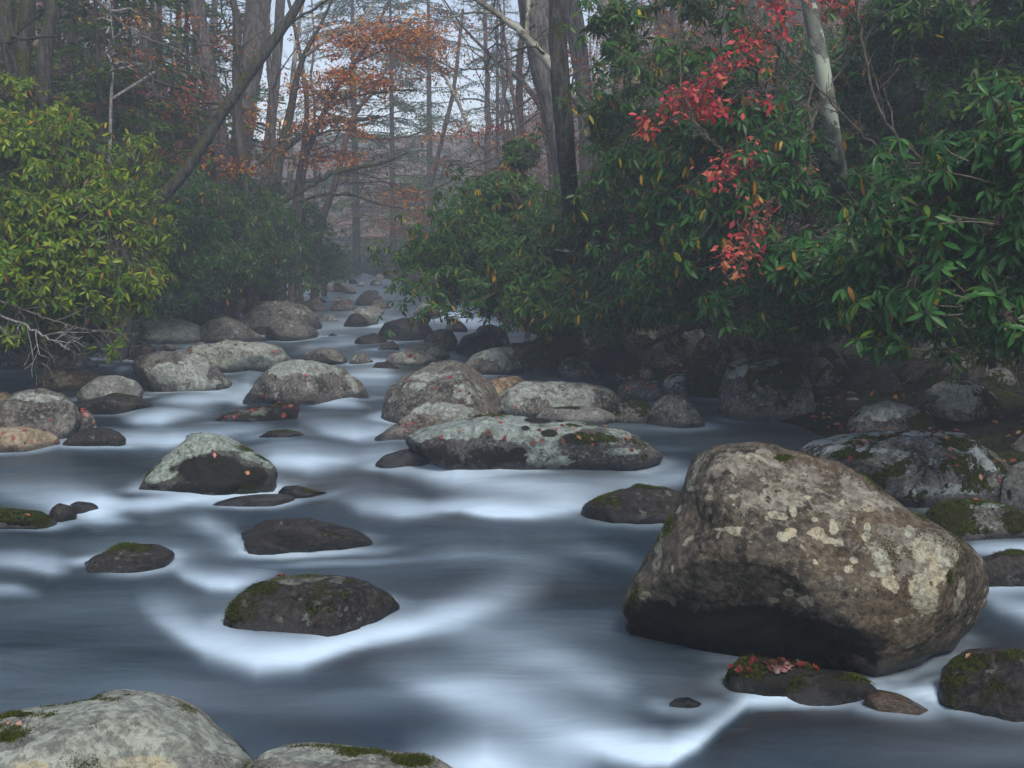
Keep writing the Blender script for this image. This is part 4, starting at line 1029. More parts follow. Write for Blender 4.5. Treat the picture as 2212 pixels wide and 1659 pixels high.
bush('yellow-green rhododendron lit brightly on the near bank opposite the huge boulder', [(30,380,13.4,130,130,1.0),(120,470,13,150,120,1.1),(230,500,13.2,130,150,1.0),(60,580,12.6,170,120,1.1),(230,610,12.8,140,80,0.9),(310,620,13.2,60,60,0.6),(20,680,12.4,150,60,0.8),(-120,450,13.2,140,260,1.2)],
     3900, 0.118, 'yellowgreen', 11, (20, 560, 15), gaps=-0.10, stems=12)
bush('leggy yellow-green rhododendron shoots reaching up before the forked trunks', [(30,200,14.6,60,40,.5),(110,290,14.4,90,50,.6),(190,280,14.6,60,30,.5),(60,250,14.5,90,60,.6),(290,330,15,50,50,.5),(170,350,14.6,110,50,.7)],
     420, 0.12, 'yellowgreen', 12, (120, 500, 14.8), gaps=0.02, stems=9, yellow=0.09)
bush('dark green rhododendron mound at the inner bend, next to the yellow-green one', [(380,520,19,80,120,1.6),(440,470,20,100,80,1.6),(470,580,19.5,110,70,1.6),(560,530,22,110,110,2.0),(520,450,22,90,60,1.6),(400,640,18.6,60,40,1.0)],
     3000, 0.125, 'darkgreen', 13, (440, 600, 22), gaps=-0.16, hi=False, stems=12)
bush('dark rhododendron mound fading into the mist at the bend', [(640,520,27,90,90,2.2),(690,560,29,60,50,2.0),(600,590,25,70,40,1.6),(730,580,33,40,36,1.6)],
     1700, 0.13, 'darkgreen', 14, (600, 590, 30), gaps=-0.16, hi=False, stems=8, parts=120)
bush('grey-green rhododendron sprawling out over the misty stream', [(960,560,16.5,110,60,1.2),(1060,520,16,120,90,1.3),(1020,620,15.4,120,60,1.0),(1160,560,15,120,110,1.3),(1180,660,14.2,110,70,1.0),(1090,440,17,90,70,1.2),(900,620,16.2,50,24,.5),(960,660,15.6,70,36,.7),(1290,520,14.5,110,120,1.2),(1290,660,13.6,110,70,1.0)],
     4800, 0.128, 'greygreen', 15, (1340, 600, 17.5), gaps=-0.12, stems=16)
bush('tall rhododendron with high dark boughs around the mossy-sided trunk', [(1330,60,12.5,60,60,.6),(1420,110,12,120,70,.8),(1350,260,12.8,80,80,.7),(1480,220,11.6,130,80,.9),(1400,340,12.2,130,70,.9),(1560,90,11.2,90,60,.8),(1480,20,12,130,50,.8),(1120,330,17,40,30,.5)],
     1700, 0.132, 'greygreen', 16, (1450, 560, 15.5), gaps=0.0, stems=14, yellow=0.035)
bush('deep green rhododendron behind the pale mottled trunk', [(1600,300,10.4,140,100,.9),(1620,430,10.2,150,90,.9),(1560,520,10.6,140,90,.9),(1700,560,9.8,140,90,.8),(1460,600,11.6,130,90,.9),(1640,660,9.8,130,60,.7),(1760,340,12.6,100,130,.8),(1480,440,11.8,120,90,.9),(1850,180,12.8,100,80,.7),(1850,620,9.4,90,80,.6),(1830,500,9.9,70,50,.6)],
     4000, 0.128, 'bluegreen', 17, (1680, 560, 13.5), gaps=-0.10, stems=14)
bush('dim rhododendron high behind the brown trunk', [(1960,60,11.4,120,80,.8),(2110,80,10.6,120,90,.8),(1930,260,12.6,100,110,.8),(2120,230,10.4,120,90,.8),(2200,40,10.2,90,90,.7),(2280,200,10,90,200,.8),(1920,430,11.4,90,100,.8),(1840,560,11,90,80,.8)],
     3000, 0.13, 'darkgreen', 18, (2080, 520, 13.5), gaps=-0.08, stems=12)
bush('blue-green rhododendron hanging closest over the mossy slab', [(1990,400,7.6,90,60,.45),(2100,340,7.2,110,60,.5),(2000,500,7.6,120,80,.5),(2150,460,7.0,110,100,.5),(1880,560,8.0,80,60,.45),(2090,620,7.0,120,70,.5),(1960,660,7.4,90,50,.4),(1900,730,7.4,50,36,.3),(1860,640,8.2,70,50,.4),(2200,300,6.8,60,70,.4),(2260,520,6.6,90,160,.5),(2180,700,6.8,70,36,.35)],
     1900, 0.128, 'bluegreen', 19, (2480, 640, 9.6), gaps=-0.04, stems=16, yellow=0.022, twigmat='bark_pink', droop=(-1.15, 0.15))
bush('rhododendron filling the shade low behind the mossy bank', [(1350,660,14.5,150,46,1.0),(1540,650,12.6,150,56,.9),(1760,660,11,140,64,.8),(1700,600,11.4,120,80,.8),(1950,680,10,130,60,.7),(2200,720,9.6,150,60,.6)],
     1900, 0.14, 'darkgreen', 20, (1700, 640, 14), gaps=-0.10, stems=12, parts=150, hi=False)
bush('pale fogged bushes closing off the far bend', [(850,565,50,60,24,3),(930,545,44,60,30,3),(800,580,56,50,16,3),(740,560,52,50,26,3),(900,520,56,70,30,3)],
     900, 0.16, 'darkgreen', 24, (880, 560, 52), gaps=-0.2, hi=False, stems=6, parts=0)
bush('rhododendron thicket deep in the woods behind the mottled trunk', [(1500,260,17,200,120,2),(1750,200,16,200,150,2),(2050,300,15,240,200,2),(1350,420,18,160,120,2),(1900,480,14,300,120,1.6),(1150,520,20,120,80,1.6)],
     3600, 0.14, 'darkgreen', 21, (1800, 420, 16), gaps=-0.02, stems=10, parts=0, hi=False)
bush('rhododendron thicket deep in the woods behind the yellow-green one', [(100,560,17,220,160,2),(300,430,18,160,90,2),(-60,380,16,160,200,2)],
     1500, 0.14, 'darkgreen', 22, (150, 560, 18), gaps=-0.02, stems=8, parts=0, hi=False)

# ------------------------------------------------------------------ trees
def grow(out, tips, rng, p, d, L, r, lvl, kids=4, wander=0.22, up=0.06, spread=0.8, minr=0.003):
    n = 6; pts = [np.array(p, float)]; dd = unit(np.array(d, float)); dirs = [dd]
    for i in range(n):
        dd = unit(dd + rng.normal(size=3) * wander * (0.6 if lvl > 2 else 1.0) + np.array([0, 0, up]))
        pts.append(pts[-1] + dd * L / n); dirs.append(dd)
    pts = np.array(pts); r1 = max(r * 0.28, minr)
    out.append((pts, np.linspace(r, r1, n + 1), lvl))
    if lvl <= 0:
        tips.append(pts); return
    for c in range(kids):
        t = rng.uniform(0.25, 1.0); i = min(int(t * n), n - 1)
        perp = unit(np.cross(dirs[i], rng.normal(size=3)))
        nd = unit(dirs[i] * rng.uniform(.5, 1) + perp * spread * rng.uniform(.6, 1.2))
        grow(out, tips, rng, pts[i], nd, L * rng.uniform(.45, .7), max(r * (1 - t * .65) * 0.5, minr), lvl - 1, kids, wander, up, spread, minr)

def limbs_mesh(name, segs, base, kmap={3: 6, 2: 5, 1: 4, 0: 3}):
    tb = Tubes(4)
    for pts, rad, lvl in segs: tb.add(pts - base, rad, k=kmap.get(lvl, 5))
    return tb.mesh(name)

def tip_leaves(rng, tips, n, size, cols, base, name='foliage', tpl=None, spread=0.10, flat=True, mat='thinleaf'):
    T = np.array([t for t in tips]); k = rng.integers(0, len(T), n)
    s = rng.uniform(0.2, 1.0, n) * (T.shape[1] - 1); i = np.clip(s.astype(int), 0, T.shape[1] - 2); fr = (s - i)[:, None]
    p = T[k, i] * (1 - fr) + T[k, i + 1] * fr + rng.normal(size=(n, 3)) * spread * np.array([1, 1, .4])
    x = unit(rng.normal(size=(n, 3)) * np.array([1, 1, .4]) + np.array([0, 0, -.35]))
    nr = unit(np.array([0, 0, 1.0]) + rng.normal(size=(n, 3)) * (.45 if flat else 1))
    c = np.array(cols)[rng.integers(0, len(cols), n)] * (1 + .2 * rng.normal(size=(n, 1))).clip(.5, 1.5)
    return leaves_mesh(name, tpl or LEAF_OVAL, p - base, x, nr, size * rng.uniform(.6, 1.2, n), c), (p, x, nr, c)

ORANGE = [(0.64, 0.23, 0.012), (0.60, 0.16, 0.010), (0.68, 0.33, 0.02), (0.48, 0.11, 0.012)]
AMBER = [(0.48, 0.25, 0.03), (0.46, 0.18, 0.03), (0.38, 0.12, 0.02)]
RUST = [(0.36, 0.095, 0.025), (0.26, 0.06, 0.02), (0.42, 0.14, 0.03)]
REDS = [(0.58, 0.040, 0.065), (0.46, 0.028, 0.045), (0.64, 0.10, 0.095), (0.58, 0.16, 0.08)]

def hero_tree(label, pts, d, mat, name='tree', cat='tree', seed=1, top=9.0, limbs=7, limb_len=2.6, explicit=(), bump=0.10, group=None, leaf=None, trunk_name='trunk', root_drop=True, lvl=2, limb_from=0.35, limbmat=None):
    rng = np.random.default_rng(seed)
    dep = d if isinstance(d, (list, tuple)) else [d] * len(pts)
    w = np.array([P(u, v, q) for (u, v, _), q in zip(pts, dep)]); r = np.array([ww * q / FPX / 2 * (.74 if 'leaning steeply' in label else .9) for (_, _, ww), q in zip(pts, dep)])
    # pts run from the top downwards; continue above the picture and down into the soil
    w, r = w[::-1], r[::-1]
    gz = float(terrain_z(w[0][0], w[0][1])) - 0.25
    pre = []; prr = []
    if root_drop and w[0][2] > gz + 0.1:
        dr = unit(w[0] - w[1]); dr = unit(dr * 0.6 + np.array([0, 0, -1.0]))
        t = (w[0][2] - gz) / max(-dr[2], .2)
        e = w[0] + dr * t; e[2] = float(terrain_z(e[0], e[1])) - 0.25
        pre = [e, (e * .45 + w[0] * .55)]; prr = [r[0] * 1.35, r[0] * 1.05]
    td = unit(w[-1] - w[-2]); post = []; por = []
    td = unit(td + np.array([0, 0, 0.25])); q = w[-1]; rr = r[-1]
    steps = 6
    for i in range(steps):
        td = unit(td + rng.normal(size=3) * 0.09 + np.array([0, 0, .05])); q = q + td * top / steps; rr = rr * 0.8
        post.append(q); por.append(rr)
    A = np.array(list(pre) + list(w) + post); R = np.array(list(prr) + list(r) + por)
    # resample smoothly
    s = np.concatenate([[0], np.cumsum(np.linalg.norm(np.diff(A, axis=0), axis=1))]); m = int(max(24, s[-1] / 0.12)); ss_ = np.linspace(0, s[-1], m)
    A2 = np.stack([np.interp(ss_, s, A[:, k]) for k in range(3)], 1); R2 = np.interp(ss_, s, R)
    for _ in range(3): A2[1:-1] = (A2[:-2] + A2[1:-1] * 2 + A2[2:]) / 4
    base = A[0].copy()
    root = empty(name, tuple(base)); tag(root, label, cat, group)
    link(trunk_name, Tubes(16).add(A2 - base, R2, bump=bump, seed=seed).mesh('trunk'), M[mat], root)
    segs, tips = [], []
    for i in range(limbs):
        t = rng.uniform(limb_from, 1.0); k = int(t * (m - 1)); dirp = unit(rng.normal(size=3) * np.array([1, 1, .25])); dirp = unit(dirp + np.array([0, 0, .35]))
        grow(segs, tips, rng, A2[k], dirp, limb_len * rng.uniform(.6, 1.2), R2[k] * 0.38, lvl, kids=4)
    lm = M[limbmat or mat]
    for e in explicit:
        (ed, ep, *em) = e
        ew = np.array([P(u, v, ed) for (u, v, _) in ep]); er = np.array([x * ed / FPX / 2 for (_, _, x) in ep])
        L_ = np.concatenate([[0], np.cumsum(np.linalg.norm(np.diff(ew, axis=0), axis=1))]); mm = 22; q = np.linspace(0, L_[-1], mm)
        e2 = np.stack([np.interp(q, L_, ew[:, k]) for k in range(3)], 1); r2 = np.interp(q, L_, er)
        for _ in range(2): e2[1:-1] = (e2[:-2] + e2[1:-1] * 2 + e2[2:]) / 4
        e2[1:-1] += rng.normal(size=(mm - 2, 3)) * 0.012 * L_[-1] * 0.4
        link('limb', Tubes(8).add(e2 - base, r2, bump=.12, seed=seed + 3).mesh('limb'), M[em[0]] if em else lm, root)
        for k in range(3, mm - 1, 3):
            dd = unit(unit(e2[k + 1] - e2[k]) + rng.normal(size=3) * .8)
            grow(segs, tips, rng, e2[k], dd, L_[-1] * rng.uniform(.12, .3), r2[k] * .45, 1, kids=3)
    if segs: tag(link('branch_tangle', limbs_mesh('branch_tangle', segs, base), lm, root), kind='stuff')
    if leaf and tips:
        n_, sz, cols = leaf
        me, _ = tip_leaves(rng, tips, n_, sz, cols, base)
        tag(link('foliage', me, M['thinleaf'], root), kind='stuff')
    return root

hero_tree('dark mossy trunk leaning steeply out over the stream from the green bushes', [(655,-10,24),(640,20,27),(560,130,31),(490,228,32),(440,310,32),(395,380,34),(345,430,38),(318,470,40)], 16, 'bark_moss', seed=3, top=4, limbs=7, limb_len=2.0, limb_from=.75,
    explicit=[(15.8,[(490,235,7),(420,205,6),(340,180,5),(260,120,4),(190,30,4),(150,-40,3)]),(16,[(560,130,10),(610,60,8),(660,30,6),(720,-10,5)]),
              (16,[(535,165,6),(500,90,5),(478,20,4),(470,-40,4)]),(16,[(440,320,5),(380,330,4),(320,380,3),(280,420,3)])])
hero_tree('tall smooth grey trunk bending slightly, beyond the leaning mossy one', [(424,-10,38),(430,50,40),(440,110,40),(462,200,37),(480,320,38),(484,400,40)], 22, 'bark_grey', seed=4, top=8, limbs=5, limb_from=.7)
hero_tree('thick furrowed grey trunk in the cluster behind the leaning mossy one', [(560,-10,62),(548,110,56),(530,220,54),(520,330,52),(512,420,54)], 26, 'bark_grey', seed=5, top=9, limbs=4, limb_from=.7)
hero_tree('slim grey trunk hugging the thick furrowed one', [(606,-10,22),(600,100,24),(590,220,24),(580,330,26),(572,420,28)], 27, 'bark_grey', seed=6, top=7, limbs=5, limb_from=.6)
hero_tree('crooked dark trunk with a long mossy limb bowing over the water', [(690,60,8),(660,110,12),(640,170,16),(628,240,20),(606,330,22),(590,430,26)], 24, 'bark_moss', seed=7, top=5, limbs=5, limb_from=.6,
    explicit=[(24,[(615,320,14),(660,290,12),(700,262,11),(760,262,9),(820,250,7)]),(24,[(690,255,9),(720,225,8),(770,205,7),(840,196,6),(900,195,4)]),
              (24,[(600,440,12),(650,412,12),(690,392,11),(720,372,11),(770,362,9),(830,352,6),(880,330,4)]),(24,[(640,436,8),(700,418,7),(760,420,6),(820,440,4),(870,450,3)]),
              (23.8,[(660,120,8),(700,90,7),(760,60,7),(800,20,6),(830,-20,5)],'bark_birch')])
hero_tree('reddish slender trunk with peeling bark behind the bushes', [(664,220,12),(660,300,14),(650,360,16),(640,420,16)], 25, 'bark_pink', seed=8, top=6, limbs=4)
hero_tree('pale broken-looking thin trunk in the thicket', [(632,170,12),(626,280,13),(630,360,14),(618,430,14)], 26, 'bark_birch', seed=81, top=6, limbs=4)
hero_tree('reddish curving maple trunk hung with orange leaves over the bend', [(838,130,4),(820,190,7),(790,215,9),(765,245,11),(750,290,13),(738,340,14),(724,400,15),(700,460,17),(690,500,18)], 27, 'bark_pink', seed=9, top=2.5, limbs=4, limb_len=2.2,
    explicit=[(27,[(760,260,8),(720,250,7),(680,230,6)]),(27,[(765,245,7),(800,190,6),(860,180,4)],'bark_birch'),(27,[(750,290,6),(800,300,5),(860,300,4),(930,280,3)])])
# the forked tree by the frame's edge: three stems from one root
fk = hero_tree('three-stemmed brown tree with moss-edged bark behind the yellow-green leaves', [(4,-20,40),(14,70,38),(30,150,38),(50,240,42),(70,330,52)], 15, 'bark_moss', seed=10, top=6, limbs=4, trunk_name='stem')
for pts, sd in (([(62,-20,30),(58,60,30),(48,130,30),(52,220,32),(66,300,40)], 1), ([(96,-20,28),(112,20,26),(106,60,30),(96,120,33),(94,190,34),(84,250,38),(72,310,46)], 2)):
    base = np.array(fk.location)
    w = np.array([P(u, v, 15) for u, v, _ in pts])[::-1]; r = np.array([x * 15 / FPX / 2 for *_, x in pts])[::-1]
    w = np.concatenate([[base + np.array([0, 0, .15])], w, w[-1:] + np.array([[-.3 + .3 * sd, 0, 3.0]])]); r = np.concatenate([[r[0] * 1.2], r, [r[-1] * .6]])
    s = np.linspace(0, len(w) - 1, 60); A2 = np.stack([np.interp(s, np.arange(len(w)), w[:, k]) for k in range(3)], 1); R2 = np.interp(s, np.arange(len(w)), r)
    for _ in range(3): A2[1:-1] = (A2[:-2] + A2[1:-1] * 2 + A2[2:]) / 4
    link('stem', Tubes(16).add(A2 - base, R2, bump=.12, seed=sd + 40).mesh('stem'), M['bark_moss'], fk)
hero_tree('great furrowed grey trunk rising behind the mossy-sided one', [(1158,-10,86),(1166,60,84),(1176,130,78),(1195,220,62),(1214,320,58),(1226,420,58),(1232,500,60)], 18, 'bark_grey', seed=12, top=9, limbs=4, limb_from=.8, bump=.16)
hero_tree('pale grey trunk leaning behind the great furrowed one', [(1228,-20,50),(1242,60,46),(1258,160,40),(1266,260,36),(1270,400,38)], 21, 'bark_grey', seed=13, top=8, limbs=4, limb_from=.7, bump=.14)
hero_tree('upright brown trunk with a stripe of moss and a pale limb arching over the stream', [(1204,-10,42),(1204,60,44),(1208,140,44),(1214,220,46),(1222,320,44),(1232,420,42),(1236,520,46)], [12.8,12.8,12.8,12.8,12.9,13.6,15], 'bark_moss', seed=14, top=7, limbs=4, limb_from=.75,
    explicit=[(12.8,[(1206,160,22),(1180,130,20),(1150,95,18),(1130,70,17),(1090,40,14),(1040,8,12),(1000,-25,10)],'bark_birch'),
              (12.8,[(1140,82,12),(1138,50,12),(1142,20,11),(1140,-20,10)],'bark_birch'),(12.8,[(1135,75,9),(1110,50,8),(1075,30,6),(1020,25,5),(960,40,3)],'bark_birch'),
              (12.9,[(1224,190,12),(1244,215,15),(1258,240,15),(1270,262,14)],'bark_birch'),(13.8,[(1218,540,5),(1245,545,5),(1200,540,5)],'bark_birch')])
hero_tree('pale mottled sycamore trunk standing among red leaves and dark shrubs', [(1744,-20,34),(1752,40,36),(1768,100,36),(1782,170,36),(1790,240,38),(1800,310,40),(1812,380,42),(1822,460,44),(1830,560,46)], [10.4,10.4,10.4,10.4,10.5,10.7,11.2,12.4,14.2], 'bark_pale', seed=15, top=8, limbs=3, limb_from=.8, bump=.04)
hero_tree('straight brown trunk behind the blue-green shrub', [(2004,-20,44),(2006,60,46),(2008,150,44),(2012,230,44),(2024,330,48),(2030,450,50)], [12.5,12.5,12.8,13.2,14,15], 'bark_brown', seed=16, top=8, limbs=3, limb_from=.8, bump=.05)
hero_tree('ghostly white trunk slanting in the fog over the bend', [(925,100,5),(952,150,6),(985,210,8),(1010,270,8),(1036,330,9),(1046,390,9),(1050,440,10)], 36, 'bark_birch', seed=17, top=5, limbs=6, limb_len=3.0, limb_from=.1)
hero_tree('dark lean branch-like trunk crossing before the fog', [(1000,60,5),(1040,100,8),(1080,140,10),(1125,170,13),(1170,230,16),(1190,330,20)], 24, 'bark_grey', seed=18, top=3, limbs=6, limb_len=2.5, limb_from=.45)
for i, (pts, d, mt, lab) in enumerate([
    ([(1335,-10,34),(1340,100,34),(1344,260,36)], 23, 'bark_grey', 'grey trunk dim behind the tall rhododendron boughs'),
    ([(1300,-10,40),(1330,60,34),(1370,180,30),(1400,300,30)], 20, 'bark_birch', 'lichened trunk leaning behind the tall rhododendron boughs'),
    ([(1460,-10,20),(1462,100,22),(1466,240,24)], 26, 'bark_grey', 'thin grey trunk between the tall boughs and the red leaves'),
    ([(1560,-10,26),(1563,100,28),(1566,260,30)], 24, 'bark_grey', 'grey trunk just behind the topmost red leaves'),
    ([(1690,-10,40),(1694,80,42),(1698,200,44)], 19, 'bark_grey', 'thick dim trunk beside the mottled sycamore'),
    ([(1885,-10,18),(1888,90,20),(1890,220,20)], 24, 'bark_brown', 'thin brown trunk between the sycamore and the straight brown trunk'),
    ([(1620,-10,18),(1618,90,20),(1622,200,20)], 27, 'bark_brown', 'slim dark trunk behind the red leaf sprays'),
    ([(250,-10,12),(252,130,13),(250,300,14)], 20, 'bark_grey', 'slim sapling trunk behind the leggy shoots'),
    ([(385,-10,14),(388,160,16),(384,330,18)], 28, 'bark_pink', 'reddish straight trunk far behind the leggy shoots'),
    ([(345,-10,10),(346,160,12),(344,330,12)], 24, 'bark_brown', 'thin dark trunk far behind the leggy shoots'),
    ([(155,-10,14),(150,130,16),(150,260,18)], 22, 'bark_brown', 'dark trunk in the gap beside the three-stemmed tree')]):
    hero_tree(lab, pts, d, mt, seed=30 + i, top=8, limbs=5, limb_from=.45)

# ---- sprays of autumn leaves: (u, v, depth, half width, half height, leaves, palette)
def leaf_sprays(label, sprays, trunk, tmat, lsize, seed, parts=0, cat='tree', name='maple_tree', tpl=LEAF_OVAL):
    rng = np.random.default_rng(seed)
    tp = np.array([P(*q[:3]) for q in trunk]); tr = np.array([q[3] for q in trunk])
    base = tp[0].copy(); base[2] = float(terrain_z(base[0], base[1])) - 0.2; tp = np.concatenate([[base], tp]); tr = np.concatenate([[tr[0] * 1.1], tr])
    root = empty(name, tuple(base)); tag(root, label, cat)
    s = np.linspace(0, len(tp) - 1, 40); A = np.stack([np.interp(s, np.arange(len(tp)), tp[:, k]) for k in range(3)], 1); R = np.interp(s, np.arange(len(tp)), tr)
    for _ in range(3): A[1:-1] = (A[:-2] + A[1:-1] * 2 + A[2:]) / 4
    link('trunk', Tubes(8).add(A - base, R, bump=.1, seed=seed).mesh('trunk'), M[tmat], root)
    segs = []; PP, XX, NN, CC, SS = [], [], [], [], []; CI = []
    allc = []
    for (u, v, d, ru, rv, n, cols) in sprays:
        c = P(u, v, d); vf = 1.9 if 'orange-leaved' in label else 1.0; ex = np.array([ru * d / FPX * (1 + .1 * (vf > 1)), ru * d / FPX * 0.8, rv * vf * d / FPX])
        near = A[np.argmin(np.linalg.norm(A - c, axis=1) + np.maximum(A[:, 2] - c[2] - .3, 0) * 2)]
        t = np.linspace(0, 1, 8)[:, None]; L_ = np.linalg.norm(c - near)
        pts = near * (1 - t) + c * t; pts[:, 2] += np.sin(t[:, 0] * math.pi) * .12 * L_; pts[1:-1] += rng.normal(size=(6, 3)) * .03 * L_
        link('limb', Tubes(5).add(pts - base, np.linspace(.022, .007, 8) * (d / 15) ** .5).mesh('limb'), M[tmat], root)
        nt = max(6, n // 14); tips = []
        for k in range(nt):
            a = rng.normal(size=3) * .62; a = np.clip(a, -1.4, 1.4); e = c + a * ex; st = pts[rng.integers(4, 8)]
            tt = np.linspace(0, 1, 7)[:, None]; tw = st * (1 - tt) + e * tt + rng.normal(size=(7, 3)) * .02; tw[:, 2] += np.sin(tt[:, 0] * 3) * .05
            tips.append(tw); segs.append((tw, np.linspace(.006, .0025, 7) * (d / 15) ** .5, 0))
        T = np.array(tips); k = rng.integers(0, nt, n); i = rng.integers(2, 7, n)
        p = T[k, i] + rng.normal(size=(n, 3)) * np.array([.9, .9, .35]) * ex.min() * .7
        x = unit(rng.normal(size=(n, 3)) * np.array([1, 1, .3]) + np.array([0, -.1, -.45])); nr = unit(np.array([0, -.25, 1.]) + rng.normal(size=(n, 3)) * .4)
        ci = rng.integers(0, len(cols), n)
        PP.append(p); XX.append(x); NN.append(nr); CI += [len(allc) + q for q in ci]; allc += cols
        SS.append(lsize * rng.uniform(.65, 1.2, n))
    p, x, nr, sz = map(np.concatenate, (PP, XX, NN, SS)); CI = np.array(CI); allc = [tuple(c) for c in allc]
    sel = front_pick(p, sz, parts, 6) if parts else np.array([], int)
    if parts: detach_leaves(root, base, name, tpl, p, x, nr, sz, CI, allc, M['thinleaf'], sel)
    rest = np.ones(len(p), bool); rest[sel] = False
    C = np.array(allc)[CI] * (1 + .18 * rng.normal(size=(len(p), 1))).clip(.5, 1.5)
    tag(link('foliage', leaves_mesh('foliage', tpl, p[rest] - base, x[rest], nr[rest], sz[rest], C[rest]), M['thinleaf'], root), kind='stuff')
    tag(link('twig_tangle', limbs_mesh('twig_tangle', segs, base), M['twig'], root), kind='stuff')
    return root

leaf_sprays('slender tree with scarlet and coral leaves glowing among the dark rhododendrons',
    [(1660,12,9.8,60,22,61,REDS),(1700,40,9.6,60,26,46,REDS),(1625,112,9.6,70,26,87,REDS),(1590,150,9.4,50,22,56,REDS),(1545,190,9.2,60,24,87,REDS),(1480,225,9.0,60,24,97,REDS),(1430,258,9.0,60,20,97,REDS[1:]),(1395,285,9.0,36,18,51,REDS[1:]),(1510,265,9.1,70,24,87,REDS),
     (1570,380,9.2,60,22,46,REDS[1:]),(1540,405,9.2,50,18,46,REDS[2:]),(1600,350,9.3,40,22,36,REDS[1:]),(1620,520,9.0,50,28,61,REDS[1:]),(1585,560,8.9,40,26,66,REDS[2:]),(1570,600,8.8,30,30,46,[REDS[3],(0.5,.2,.08)]),
     (1800,22,11.4,50,22,61,REDS),(1850,40,11.6,60,20,61,REDS[1:]),(1900,60,11.6,50,20,36,REDS[1:]),(1740,370,10,40,18,20,REDS[1:]),(1640,230,9.4,40,24,30,REDS)],
    [(1790,640,12.5,.035),(1740,420,11.6,.030),(1670,240,10.6,.024),(1685,90,10.2,.018),(1700,-60,10,.012)], 'bark_brown', 0.080, 51, parts=300)
leaf_sprays('orange-leaved maple spreading its layers over the bend of the stream',
    [(760,95,24,90,22,900,ORANGE),(850,90,24,90,26,1050,ORANGE),(920,110,24,60,26,630,ORANGE),(965,150,24,30,28,285,ORANGE+AMBER),(940,85,25,50,20,300,ORANGE),(740,165,24,70,14,480,ORANGE),(810,185,24,70,20,630,ORANGE),(700,205,24,50,18,390,AMBER),(745,215,24,40,16,330,AMBER),(650,190,24,40,16,240,AMBER+ORANGE),
     (700,275,24,70,16,420,ORANGE+AMBER),(640,285,24,40,12,180,AMBER),(760,285,24,30,10,180,ORANGE),(700,350,24.5,60,18,390,ORANGE),(760,345,24.5,40,12,150,ORANGE),(850,330,26,50,16,100,RUST),(900,430,27,40,14,150,ORANGE),(560,360,26,60,40,200,RUST),(800,390,27,60,20,120,RUST)],
    [(640,470,25,.10),(660,330,25,.08),(720,200,24.6,.06),(800,90,24.4,.04),(850,-20,24.4,.03)], 'bark_grey', 0.10, 52)
leaf_sprays('fog-dimmed tree with thin russet leaves beyond the maple',
    [(1000,285,34,60,12,180,RUST+ORANGE),(930,300,34,60,14,150,ORANGE),(1060,390,33,50,14,130,RUST),(880,420,34,50,16,200,ORANGE),(900,470,36,50,18,220,RUST+ORANGE),(850,500,38,60,30,300,RUST),(980,360,34,60,14,120,RUST),(830,440,36,50,30,200,RUST),(1010,60,36,50,40,120,RUST+REDS),(940,30,36,50,30,100,RUST)],
    [(905,560,37,.12),(930,400,37,.09),(980,200,36,.07),(1000,20,36,.05)], 'bark_grey', 0.10, 53)
leaf_sprays('understorey tree with pinkish russet leaves between the misty stream and the great grey trunk',
    [(1090,390,19,50,14,130,RUST),(1060,290,20,60,12,90,RUST+REDS),(1110,420,19,50,24,160,RUST),(1120,360,19,50,18,120,RUST+ORANGE),(1040,170,22,70,30,60,RUST),(1150,300,18.5,40,14,60,ORANGE),(1470,130,19,70,40,90,RUST),(1400,200,19,50,40,60,RUST)],
    [(1140,520,19.5,.05),(1130,350,19.5,.04),(1100,150,20,.03),(1080,20,20,.02)], 'bark_pink', 0.085, 54)
leaf_sprays('sapling with a few amber leaves high behind the leggy shoots',
    [(200,45,17,30,8,10,AMBER),(300,50,16,40,10,14,AMBER),(275,105,16,20,10,6,AMBER),(260,135,16,20,8,8,AMBER),(340,60,18,60,30,40,RUST),(180,150,19,40,10,20,AMBER),(320,180,18,40,30,30,RUST+REDS),(420,330,24,80,40,300,RUST+ORANGE),(360,290,24,60,40,220,RUST),(280,230,20,70,50,60,RUST)],
    [(236,360,17,.03),(240,220,17,.025),(246,100,17,.018),(235,-10,17,.012)], 'twig_pale', 0.10, 55)

leaf_sprays('low tree with rusty orange leaves filling the gap above the dark green mound',
    [(430,350,20.5,80,30,300,RUST+ORANGE),(520,375,21,60,24,240,RUST+ORANGE),(370,250,20,60,40,220,RUST),(450,200,20.5,60,40,160,RUST+REDS[2:]),(330,330,19.5,60,30,200,RUST+AMBER),(560,250,21.5,60,40,180,RUST+ORANGE),(290,130,19,60,30,90,RUST),(480,110,20.5,60,40,120,RUST),(610,340,22,50,30,160,RUST+AMBER),(400,60,20,50,30,80,RUST),(160,230,18.5,60,30,80,RUST)],
    [(440,470,20.8,.045),(430,340,20.7,.035),(425,200,20.6,.028),(430,60,20.5,.018),(430,-40,20.5,.01)], 'bark_brown', 0.095, 56)
# ---- the woods behind: a few kinds, copied
def copy_tree(root, loc, rz, sc, label, group):
    r = root.copy(); COL.objects.link(r); r.location = loc; r.rotation_euler = (0, 0, rz); r.scale = (sc, sc, sc)
    r['label'] = label; r['group'] = group
    for ch in list(root.children):
        c = ch.copy(); COL.objects.link(c); c.parent = r
    return r

